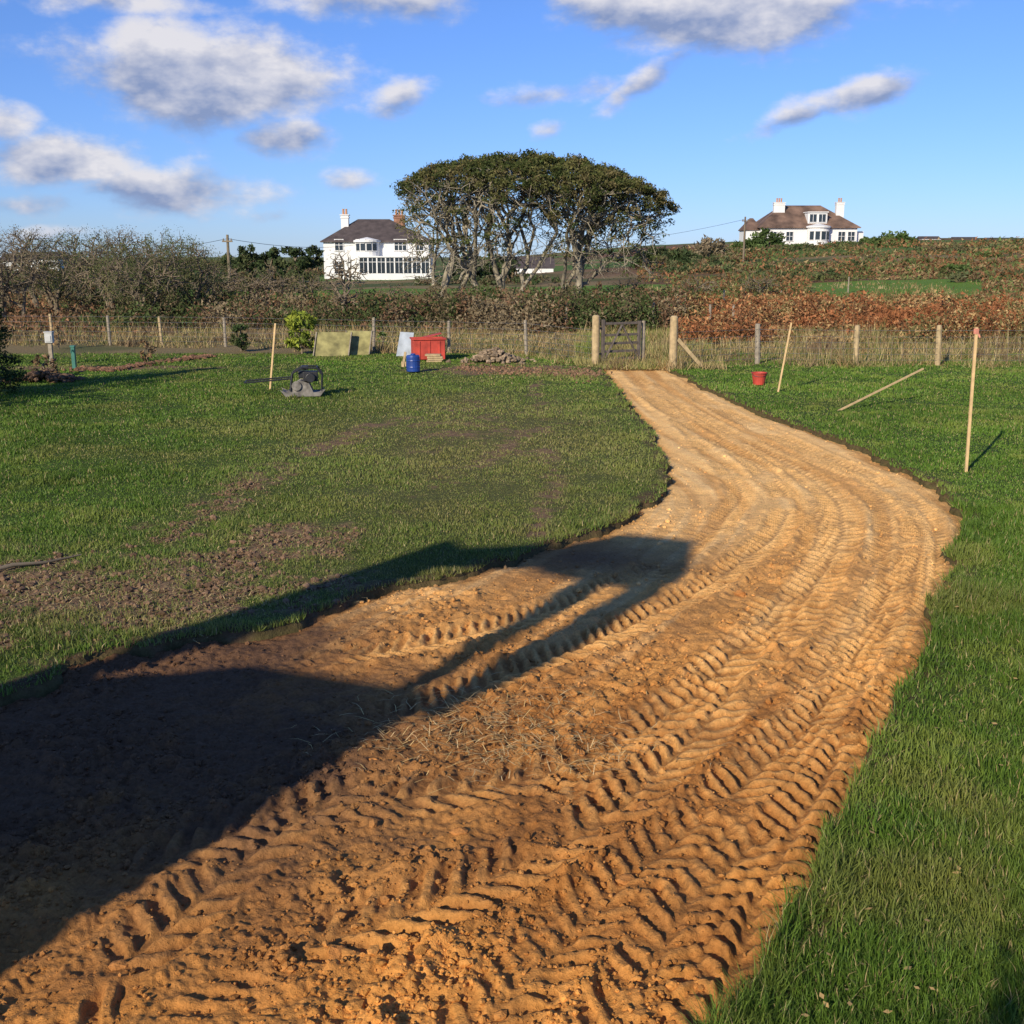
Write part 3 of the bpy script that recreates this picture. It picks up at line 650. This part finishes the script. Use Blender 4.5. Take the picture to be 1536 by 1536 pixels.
# blue drum
b=G(620,559);de=empty('blue_drum',(b[0],b[1],.02));pb=PB();prof=[(.13,0),(.165,.02),(.168,.1),(.175,.12),(.168,.14),(.168,.26),(.175,.28),(.168,.3),(.168,.37),(.15,.41),(.06,.42),(.06,.45)];vs=[];fs=[]
for r_,z_ in prof: vs+=ring(r_,z_)
for k in range(len(prof)-1): fs+=[(k*n+i,k*n+(i+1)%n,(k+1)*n+(i+1)%n,(k+1)*n+i) for i in range(n)]
fs+=[tuple(range((len(prof)-1)*n,len(prof)*n)),tuple(range(n-1,-1,-1))];pb.add(vs,fs);pb.build('drum_body',BLUE,de)
# red crate
b=G(641,541);ce=empty('red_crate',(b[0],b[1]+.35,.02));ce.rotation_euler=(0,0,.2)
pb=PB();pb.box((0,-.3,.29),(.86,.03,.56));pb.box((0,.3,.29),(.86,.03,.56));pb.box((-.43,0,.29),(.03,.57,.56));pb.box((.43,0,.29),(.03,.57,.56));pb.box((0,0,.03),(.82,.56,.03))
for xx_ in(-.28,0,.28): pb.box((xx_,-.325,.27),(.05,.018,.48))
pb.box((0,-.33,.565),(.92,.05,.04));pb.box((0,.33,.565),(.92,.05,.04));pb.box((-.46,0,.565),(.04,.6,.04));pb.box((.46,0,.565),(.04,.6,.04));pb.build('crate_shell',RED,ce,.006)
b=G(640,536);pb=PB();pb.beam((b[0]-.35,b[1]+.9,.45),(b[0]+.35,b[1]+1.0,.62),.5,.02);pb.build('red_sheet',RED,None,.004)
b=G(606,535);pb=PB();pb.prism([(b[0]-.22,b[1],.02),(b[0]+.2,b[1]-.05,.02),(b[0]+.27,b[1]+.25,.66),(b[0]-.12,b[1]+.3,.68)],[(b[0]-.22,b[1]+.03,.02),(b[0]+.2,b[1]-.02,.02),(b[0]+.27,b[1]+.28,.66),(b[0]-.12,b[1]+.33,.68)]);pb.build('leaning_board',LGREY,None,.004)
b=G(652,543);pl=empty('plank_stack',(b[0],b[1],0));pb=PB()
for i in range(4): pb.box((random.uniform(-.04,.04),0,.03+i*.055),(.42,.3,.045),random.uniform(-.15,.15))
pb.build('planks',POSTW,pl,.004)
b=G(607,552);pb=PB();pb.beam((b[0]-.05,b[1],.02),(b[0]+.02,b[1]+.1,.4),.06,.09,(0,1,0));pb.beam((b[0]+.05,b[1],.1),(b[0]-.08,b[1]+.1,.1),.05,.12);pb.build('timber_offcut',POSTW,None,.004)
for k,(pa,pb_,yt,d_) in enumerate([(470,522,499,32.6),(515,553,497,33.0)]):
    x1=P(pa,529,d_)[0];x2=P(pb_,529,d_)[0];zt=P(pa,yt,d_)[2]
    q_=empty('leaning_panel',(0,0,0));pb=PB();pb.prism([(x1,d_,.0),(x2,d_+.1,.0),(x2+.08,d_+.5,zt-.03),(x1+.05,d_+.4,zt)],[(x1,d_+.04,.0),(x2,d_+.14,.0),(x2+.08,d_+.54,zt-.03),(x1+.05,d_+.44,zt)]);pb.build('sheet',OLIVE,q_)
    pb=PB()
    for t in (0,1): 
        xx_=x1+(x2-x1)*t;pb.beam((xx_,d_-.03+.1*t,.02),(xx_+.05,d_+.37+.1*t,zt-.01),.03,.03,(0,1,0))
    pb.build('battens',GREYW,q_)
n_=180;c=G(742,545);a=RNG.normal(0,1,(n_,2))*np.array([.38,.25]);rz=np.exp(-(a[:,0]/.5)**2-(a[:,1]/.4)**2)*.38
clods('rubble_heap',np.stack([c[0]+a[:,0],c[1]+a[:,1]+.4,rz*RNG.uniform(.4,1,n_)+.02],-1),RNG.uniform(.03,.1,n_),np.tile(A(.3,.22,.14),(n_,1))*RNG.uniform(.6,1.4,(n_,1)),GM,True)
n_=90;c=G(70,572);a=RNG.normal(0,1,(n_,2))*np.array([.4,.25]);rz=np.exp(-(a[:,0]/.5)**2)*.25
clods('soil_heap',np.stack([c[0]+a[:,0],c[1]+a[:,1],rz*RNG.uniform(.3,1,n_)],-1),RNG.uniform(.04,.12,n_),np.tile(A(.16,.10,.06),(n_,1))*RNG.uniform(.6,1.4,(n_,1)),GM,True)
shrub('dead_plant',72,566,.7,.5,[A(.22,.14,.08),A(.14,.10,.06)],16,14,.08)
n_=500;t=RNG.uniform(0,1,n_);ln=np.array([G(110,556),G(170,556),G(215,548),G(290,538),G(310,536)]);pp=np.stack([np.interp(t*4,range(5),ln[:,i]) for i in range(3)],-1)+RNG.normal(0,1,(n_,3))*np.array([.1,.25,0])
clods('soil_ridge',pp+np.array([0,0,.03]),RNG.uniform(.02,.08,n_),np.tile(A(.22,.12,.07),(n_,1))*RNG.uniform(.6,1.4,(n_,1)),GM)
n_=700;t=RNG.uniform(0,1,n_);ln=np.array([G(690,550),G(760,556),G(850,560),G(895,560)]);pp=np.stack([np.interp(t*3,range(4),ln[:,i]) for i in range(3)],-1)+RNG.normal(0,1,(n_,3))*np.array([.15,.7,0])
clods('soil_ridge',pp+np.array([0,0,.01]),RNG.uniform(.02,.05,n_),np.tile(A(.24,.14,.08),(n_,1))*RNG.uniform(.6,1.4,(n_,1)),GM)
b=G(78,548);he=empty('electric_hookup_box',(b[0],b[1],0));pb=PB();pb.box((0,0,.3),(.1,.08,.64));pb.build('pedestal',GREYW,he,.004)
pb=PB();pb.box((0,-.02,.72),(.2,.14,.26));pb.box((0,-.02,.87),(.23,.17,.03));pb.box((0,-.1,.7),(.14,.02,.16));pb.build('cabinet',simple('cabinet_plastic',(.5,.5,.47),.5,.05,5),he,.008)
b=G(112,553);he=empty('water_standpipe',(b[0],b[1],0));pb=PB();pb.box((0,0,.27),(.09,.09,.56));pb.box((0,0,.57),(.12,.12,.04));pb.cyl((0,-.05,.46),(0,-.15,.46),.014,.014,8);pb.cyl((0,-.15,.46),(0,-.15,.4),.014,.014,8);pb.cyl((-.03,-.1,.5),(.03,-.1,.5),.01,.01,6);pb.build('post_and_tap',GREEN,he,.004)
W=Wood();a_=G(-60,868,.03);b_=G(122,832,.03);W.tube([a_,a_*.6+b_*.4+np.array([0,0.05,.02]),a_*.3+b_*.7+np.array([0,-.04,.0]),b_],[.022,.02,.015,.008],8);W.build('fallen_branch',TWIG)
# ------------------------------------------------------------------ houses
def window(fr,gl,x,y,z,w,h,cols=2,rows=2):
    gl.box((x,y-.03,z),(w,.04,h))
    fr.box((x,y-.06,z+h/2+.04),(w+.2,.1,.08));fr.box((x,y-.08,z-h/2-.05),(w+.3,.14,.09))
    for i in(-1,1): fr.box((x+i*(w/2+.04),y-.06,z),(.09,.1,h-.002))
    for i in range(1,cols): fr.box((x-w/2+w*i/cols,y-.06,z),(.07,.05,h-.004))
    for i in range(1,rows): fr.box((x,y-.057,z-h/2+h*i/rows),(w-.004,.05,.06))
def hip(pb,x0,x1,y0,y1,ze,zr,rx0,rx1,ov=.35):
    ym=(y0+y1)/2;x0-=ov;x1+=ov;y0-=ov;y1+=ov
    pb.add([(x0,y0,ze),(x1,y0,ze),(x1,y1,ze),(x0,y1,ze),(rx0,ym,zr),(rx1,ym,zr),(x0,y0,ze-.12),(x1,y0,ze-.12),(x1,y1,ze-.12),(x0,y1,ze-.12)],
      [(0,1,5,4),(1,2,5),(2,3,4,5),(3,0,4),(6,7,1,0),(7,8,2,1),(8,9,3,2),(9,6,0,3),(9,8,7,6)])
def chimney(wall,pots,x,y,z0,z1,w=.95,dp=.7,npots=2):
    wall.box((x,y,(z0+z1)/2),(w,dp,z1-z0));wall.box((x,y,z1-.25),(w+.16,dp+.16,.16));wall.box((x,y,z1+.06),(w+.24,dp+.24,.12))
    for i in range(npots):
        xx_=x+(i-(npots-1)/2)*.38;pots.cyl((xx_,y,z1+.12),(xx_,y,z1+.75),.15,.12,10);pots.cyl((xx_,y,z1+.72),(xx_,y,z1+.82),.15,.15,10)
D1=147.;o=P(487,425,D1);he=empty('white_house',(o[0],D1,tz(o[0],D1)))
HZ=P(487,362,D1)[2]-tz(o[0],D1);RZ=P(550,327,D1)[2]-tz(o[0],D1);Wd=13.4;Dp=9
wl=PB();wl.box((Wd/2,Dp/2,HZ/2-.3),(Wd,Dp,HZ+.6))
bx=5.6;br_=1.55
wl.cyl((bx,-.1,-.3),(bx,-.1,HZ-.13),br_,br_,20)
wl.box((9.2,-1.0,.2),(9.2,2.0,1.0));wl.box((9.2,-1.0,2.75),(9.3,2.1,.18))
for i in range(9): wl.box((4.75+i*1.11,-1.95,1.66),(.16,.14,1.9))
wl.build('rendered_walls',WHITE,he)
rf=PB();hip(rf,0,Wd,0,Dp,HZ,RZ,3.9,8.0);rf.build('slate_roof',SLATE,he)
rf=PB();rf.cyl((bx,-.1,HZ-.12),(bx,-.1,HZ+.12),br_+.2,br_+.2,20);rf.cyl((bx,-.1,HZ+.12),(bx,-.1,HZ+.5),br_+.2,.1,20);rf.build('bay_roof',WHITE,he)
cw=PB();pt=PB();chimney(cw,pt,2.4,3.2,HZ-1,P(515,322,D1)[2]-tz(o[0],D1),.95,.8);cw.build('white_chimney',WHITE,he)
cw=PB();chimney(cw,pt,9.3,4.5,HZ,P(592,322,D1)[2]-tz(o[0],D1),1.4,.8,3);cw.build('brick_chimney',BRICK,he);pt.build('chimney_pots',TERRA,he)
fr=PB();gl=PB()
window(fr,gl,2.0,0,4.2,1.0,1.3);window(fr,gl,9.8,0,4.2,1.5,1.3,3);window(fr,gl,12.2,0,4.2,1.0,1.3);window(fr,gl,1.9,0,1.4,1.1,1.5)
for i in range(8): gl.box((5.3+i*1.11,-1.9,1.66),(.94,.05,1.85));fr.box((5.3+i*1.11,-1.945,2.1),(.94,.04,.06));fr.box((5.3+i*1.11,-1.947,1.66),(.05,.04,1.8))
for a in (-.75,-.25,.25,.75):
    cx_=bx+math.sin(a)*(br_+.01);cy_=-.1-math.cos(a)*(br_+.01);gl.box((cx_,cy_,4.15),(.6,.05,1.3),a);fr.box((cx_,cy_,4.85),(.72,.09,.08),a);fr.box((cx_,cy_,3.45),(.72,.09,.08),a);fr.box((cx_,cy_-.02,4.4),(.6,.05,.05),a)
fr.build('window_frames',WHITE,he);gl.build('window_glass',GLASS,he)
D2=200.;o=P(1140,372,D2);g2_=tz(P(1215,372,D2)[0],D2);he=empty('white_house',(o[0],D2,g2_));k2=D2/F*1.01
HZ=P(1215,341,D2)[2]-g2_;RZ=P(1215,306,D2)[2]-g2_;Wd=(1279-1140)*k2;Dp=11
wl=PB();wl.box((Wd/2,Dp/2,HZ/2-.5),(Wd,Dp,HZ+1));bx=(1222-1140)*k2;br_=1.9
wl.cyl((bx,-.2,-.5),(bx,-.2,HZ-.1),br_,br_,20);wl.box((Wd+.3,3,1.0),(2.2,4,3.2));wl.box((-.8,4,1.2),(3,6,3.4));wl.build('rendered_walls',WHITE,he)
rf=PB();hip(rf,0,Wd,0,Dp,HZ,RZ,(1178-1140)*k2,(1236-1140)*k2,.5);hip(rf,-2.2,.2,1,7,2.9,4.9,-1.2,-.6,.3);rf.build('tiled_roof',LICH,he)
rf=PB();rf.cyl((bx,-.2,HZ-.09),(bx,-.2,HZ+.15),br_+.25,br_+.25,20);rf.cyl((bx,-.2,HZ+.15),(bx,-.2,HZ+.6),br_+.25,.3,20)
dx=(1222-1140)*k2;rf.box((dx,2.0,HZ+1.55),(3.3,3.0,1.9));rf.box((dx,1.9,HZ+2.56),(3.6,3.4,.14));rf.build('dormer_and_bay_top',WHITE,he)
cw=PB();pt=PB();chimney(cw,pt,(1172-1140)*k2,4,HZ-1.2,P(1172,303,D2)[2]-g2_,1.9,1.0,3);chimney(cw,pt,(1259-1140)*k2,3.2,HZ-1.2,P(1259,303,D2)[2]-g2_,1.35,1.0,2);cw.build('chimneys',WHITE,he);pt.build('chimney_pots',TERRA,he)
fr=PB();gl=PB();window(fr,gl,dx-.78,.5,HZ+1.55,1.2,1.3,2,1);window(fr,gl,dx+.78,.5,HZ+1.55,1.2,1.3,2,1)
for xx_ in (.13,.30,.84,.94): 
    window(fr,gl,Wd*xx_,0,HZ-1.5,1.15,1.5);window(fr,gl,Wd*xx_,0,HZ-4.3,1.2,1.5)
for a in (-.8,-.27,.27,.8):
    cx_=bx+math.sin(a)*(br_+.01);cy_=-.2-math.cos(a)*(br_+.01);gl.box((cx_,cy_,HZ-1.4),(.75,.05,1.4),a);fr.box((cx_,cy_,HZ-.66),(.85,.09,.08),a);fr.box((cx_,cy_,HZ-2.14),(.85,.09,.08),a);gl.box((cx_,cy_,HZ-4.2),(.75,.05,1.4),a)
fr.build('window_frames',WHITE,he);gl.build('window_glass',GLASS,he)
def cottage(px,py,d,w,h,rh,mat=WHITE,roof=SLATE):
    q_=P(px,py,d);e=empty('distant_cottage',(q_[0],d,q_[2]-h*.6));pb=PB();pb.box((0,0,h/2-2),(w,6,h+4));pb.build('walls',mat,e)
    pb=PB();pb.prism([(-w/2-.2,-3.2,h),(-w/2-.2,3.2,h),(-w/2-.2,0,h+rh)],[(w/2+.2,-3.2,h),(w/2+.2,3.2,h),(w/2+.2,0,h+rh)]);pb.build('roof',roof,e)
    pb=PB()
    for i in range(3): pb.box((-w/3+i*w/3,-3.02,h*.55),(w*.1,.05,h*.35))
    pb.build('windows',GLASS,e)
for a_ in [(70,397,230,7,2.6,1.5),(30,399,240,6,2.4,1.5),(800,411,150,5,2.0,1.4),(1392,362,420,7,2.0,1.0),(1445,362,450,9,1.9,.9),(1500,363,450,12,1.9,.9)]: cottage(*a_)
def pole(px,pyt,d):
    t=P(px,pyt,d);g=tz(t[0],d);e=empty('utility_pole');pb=PB();pb.cyl((t[0],d,g-.2),(t[0],d,t[2]),.14,.1,9);pb.box((t[0],d-.12,t[2]-.5),(.8,.1,.12));
    for i in(-.3,.3): pb.cyl((t[0]+i,d-.12,t[2]-.44),(t[0]+i,d-.12,t[2]-.28),.05,.04,6)
    pb.build('pole_and_crossarm',TWIG,e);return t
p1=pole(341,352,90);p2=pole(1118,325,140)
def wire(a,b,sag,name='overhead_wire'):
    pb=PB();N_=24;pts=[tuple(np.array(a)*(1-t)+np.array(b)*t-np.array([0,0,sag*4*t*(1-t)])) for t in np.linspace(0,1,N_)]
    for u,v in zip(pts[:-1],pts[1:]): pb.cyl(u,v,.018,.018,4,False)
    pb.build(name,BLACK)
wire(p1-np.array([0,0,.3]),P(-120,392,120),1.0);wire(p1-np.array([0,0,.3]),P(600,350,160),1.2);wire(p2-np.array([0,0,.3]),P(560,340,175),3.0)
# ------------------------------------------------------------------ machine, and a shrub added for its shadow, behind the camera
D0=-3.0;TE=math.tan(SUN_EL)
def cast(px,py):
    g=G(px,py)[:2];a=g@SA;d=g@SH;return a,(d-D0)*TE
def pp3(a,dd,z_): q_=SA*a+SH*dd;return (q_[0],q_[1],z_)
ee=empty('excavator')
def ep(poly_,d0,d1,name,mat):
    pb=PB();pb.prism([pp3(a,d0,z_) for a,z_ in poly_],[pp3(a,d1,z_) for a,z_ in poly_]);pb.build(name,mat,ee)
aR=cast(330,1240)[0];aL=cast(60,1000)[0];ztop=cast(640,1035)[1]
ep([(aL,.0),(aL+.65,.0),(aL+.65,.85),(aL,.85)],D0,D0-3.2,'track',BLACK);ep([(aR-.65,0),(aR,0),(aR,.85),(aR-.65,.85)],D0,D0-3.2,'track',BLACK)
ep([(aL+.65,.4),(aR-.65,.4),(aR-.65,.9),(aL+.65,.9)],D0-.5,D0-2.7,'undercarriage',BLACK)
ep([(aL,.95),(aR,.95),(aR,ztop-.35),(aR-.1,ztop),(aL+1.2,ztop-.1),(aL+.1,ztop-.6),(aL,ztop-1.0)],D0,D0-2.0,'house_and_cab',YEL)
def q(*pts): return [cast(*p) for p in pts]
ep(q((640,1045),(660,1062),(830,985),(990,880),(1010,850),(990,845),(960,865)),D0,D0-.25,'boom_side',YEL)
ep(q((620,1010),(640,1022),(880,890),(930,850),(900,845)),D0,D0-.25,'ram',YEL)
ep(q((828,838),(845,812),(930,798),(1036,806),(1030,856),(960,862),(890,850)),D0,D0-.45,'bucket',BLACK)
ep(q((60,1010),(0,1050),(300,960),(450,925),(560,890),(680,842),(830,838),(845,815),(700,822),(680,808),(560,848),(300,935)),D0,D0-.3,'dipper_arm',YEL)
e=empty('added_shade_shrub');cs=[]  # unseen shrub, added to throw shade on the lower right lawn
for i in range(150):
    a=random.uniform(-.30,1.5);z_=random.uniform(.2,3.3)
    if a<.1 and z_>2.9: continue
    q_=SA*a+SH*(-1.6+random.uniform(-.4,.2));cs.append((q_[0],q_[1],z_))
W=Wood();q_=SA*.6+SH*(-1.6);grow(W,(q_[0],q_[1],0),np.array(cs),.006,None,.15,.4,.004,4);W.build('stems',TWIG,e)
V,C_=leafcloud(cs,(.2,.2,.2),90,.05,gr,shell=.0);tris('leaves',V,C_,FOL,e)
# ------------------------------------------------------------------ world: sky with clouds
w=bpy.data.worlds.new('World');scene.world=w;w.use_nodes=True;nt=w.node_tree;N=nt.nodes;L=nt.links
try: w.cycles.sampling_method='MANUAL';w.cycles.sample_map_resolution=256
except Exception: pass
bg=N['Background'];sky=N.new('ShaderNodeTexSky');sky.sky_type='NISHITA';sky.sun_disc=False
sky.sun_elevation=SUN_EL;sky.sun_rotation=math.radians(210);sky.altitude=50;sky.air_density=1.0;sky.dust_density=.1;sky.ozone_density=3.0
def M(op,a,b=None,c=None):
    n_=N.new('ShaderNodeMath');n_.operation=op
    for i,v in enumerate((a,b,c)):
        if v is None: continue
        if isinstance(v,(int,float)): n_.inputs[i].default_value=v
        else: L.new(v,n_.inputs[i])
    return n_.outputs[0]
tc=N.new('ShaderNodeTexCoord');sp=N.new('ShaderNodeSeparateXYZ');L.new(tc.outputs['Generated'],sp.inputs[0])
az=M('ARCTAN2',sp.outputs[0],sp.outputs[1]);el=M('ARCSINE',sp.outputs[2])
tr=N.new('ShaderNodeValToRGB');L.new(M('MULTIPLY',el,2.0),tr.inputs[0])
tr.color_ramp.elements[0].position=0;tr.color_ramp.elements[0].color=(.38,.52,.95,1);tr.color_ramp.elements[1].position=.55;tr.color_ramp.elements[1].color=(.44,.59,.94,1)
tm=N.new('ShaderNodeVectorMath');tm.operation='MULTIPLY';L.new(sky.outputs[0],tm.inputs[0]);L.new(tr.outputs[0],tm.inputs[1])
L.new(tm.outputs[0],bg.inputs[0]);bg.inputs[1].default_value=.15
def noise(scale,vec,detail=5,rough=.6):
    n_=N.new('ShaderNodeTexNoise');n_.inputs['Scale'].default_value=scale;n_.inputs['Detail'].default_value=detail;n_.inputs['Roughness'].default_value=rough;L.new(vec,n_.inputs['Vector']);return n_
cb=N.new('ShaderNodeCombineXYZ');L.new(az,cb.inputs[0]);L.new(M('MULTIPLY',el,1.7),cb.inputs[1])
n1_=noise(16,cb.outputs[0],7,.57);n3_=noise(6,cb.outputs[0],2)
off=N.new('ShaderNodeVectorMath');off.operation='ADD';off.inputs[1].default_value=(-.008,.024,0);L.new(cb.outputs[0],off.inputs[0]);n2_=noise(16,off.outputs[0],4,.55)
sx=N.new('ShaderNodeSeparateXYZ');L.new(n3_.outputs['Color'],sx.inputs[0])
azw=M('ADD',az,M('MULTIPLY',M('SUBTRACT',sx.outputs[0],.5),.04));elw=M('ADD',el,M('MULTIPLY',M('SUBTRACT',sx.outputs[1],.5),.02))
def azel(px,py):
    d=ray(px,py);d=d/np.linalg.norm(d);return math.atan2(d[0],d[1]),math.asin(d[2])
clouds=[(325,118,185,68,1.4,0),(235,70,80,46,1.2,0),(430,208,80,32,1.,0),(95,238,125,38,1.2,0),(265,283,140,38,1.1,0),(5,190,55,38,.9,0),(600,145,62,32,.75,.5),(1060,5,210,56,1.5,-.05),
 (560,-5,170,36,1.,0),(170,-5,170,28,.9,0),(840,138,130,22,.75,.12),(965,118,85,22,.8,.6),(1295,138,105,26,1.1,.2),(1195,175,90,20,.8,.35),(830,195,44,20,.65,.3),(540,268,55,20,.55,0),(60,305,100,20,.65,0),(320,190,55,22,.65,0),(90,350,150,16,.5,0),(410,322,60,14,.45,0)]
mask=None;vert=None
for px,py,rx,ry,am,tilt in clouds:
    a0,e0=azel(px,py);dx_=M('SUBTRACT',azw,a0);dy_=M('SUBTRACT',elw,e0)
    ct,st=math.cos(tilt),math.sin(tilt)
    u=M('MULTIPLY_ADD',dx_,ct/(rx/F),M('MULTIPLY',dy_,st/(rx/F)));v=M('MULTIPLY_ADD',dx_,-st/(ry/F),M('MULTIPLY',dy_,ct/(ry/F)))
    g=M('EXPONENT',M('MULTIPLY',M('MULTIPLY_ADD',u,u,M('MULTIPLY',v,v)),-1.0));g=M('MULTIPLY',g,am)
    mask=g if mask is None else M('MAXIMUM',mask,g);vert=M('MULTIPLY',g,v) if vert is None else M('MULTIPLY_ADD',g,v,vert)
den=M('ADD',mask,M('MULTIPLY',M('SUBTRACT',n1_.outputs['Fac'],.5),1.8))
mr=N.new('ShaderNodeMapRange');mr.interpolation_type='SMOOTHSTEP';mr.inputs[1].default_value=.28;mr.inputs[2].default_value=.95;mr.inputs[3].default_value=0;mr.inputs[4].default_value=.94;L.new(den,mr.inputs[0])
front=M('GREATER_THAN',sp.outputs[1],0.0)
fac=M('MULTIPLY',M('MULTIPLY',mr.outputs[0],front),M('MINIMUM',M('MULTIPLY',mask,4.0),1.0))
lit=M('ADD',M('MULTIPLY',M('SUBTRACT',n1_.outputs['Fac'],n2_.outputs['Fac']),2.5),M('MULTIPLY_ADD',vert,.8,.54))
cr=N.new('ShaderNodeValToRGB');cr.color_ramp.elements[0].position=.0;cr.color_ramp.elements[0].color=(.25,.32,.52,1);cr.color_ramp.elements[1].position=.92;cr.color_ramp.elements[1].color=(.80,.78,.81,1)
L.new(lit,cr.inputs[0]);b2=N.new('ShaderNodeBackground');b2.inputs[1].default_value=1.0;L.new(cr.outputs[0],b2.inputs[0])
mxs=N.new('ShaderNodeMixShader');L.new(fac,mxs.inputs[0]);L.new(bg.outputs[0],mxs.inputs[1]);L.new(b2.outputs[0],mxs.inputs[2]);L.new(mxs.outputs[0],N['World Output'].inputs['Surface'])
# sun
sl=bpy.data.lights.new('sun','SUN');sl.energy=5.0;sl.angle=math.radians(.53);sl.color=(1,.89,.71)
so=bpy.data.objects.new('sun',sl);COL.objects.link(so)
dv=Vector((SH[0]*math.cos(SUN_EL),SH[1]*math.cos(SUN_EL),-math.sin(SUN_EL)));so.rotation_euler=dv.to_track_quat('-Z','Y').to_euler();so.location=(-20,-30,30)
cam=bpy.data.cameras.new('camera');cam.angle=2*math.atan(768/F);cam.sensor_fit='HORIZONTAL';cam.clip_start=.05;cam.clip_end=9000
co=bpy.data.objects.new('camera',cam);COL.objects.link(co);co.location=(0,0,H);co.rotation_euler=(math.pi/2-TH,0,0);scene.camera=co
scene.view_settings.view_transform='Standard';scene.view_settings.look='None';scene.view_settings.exposure=0
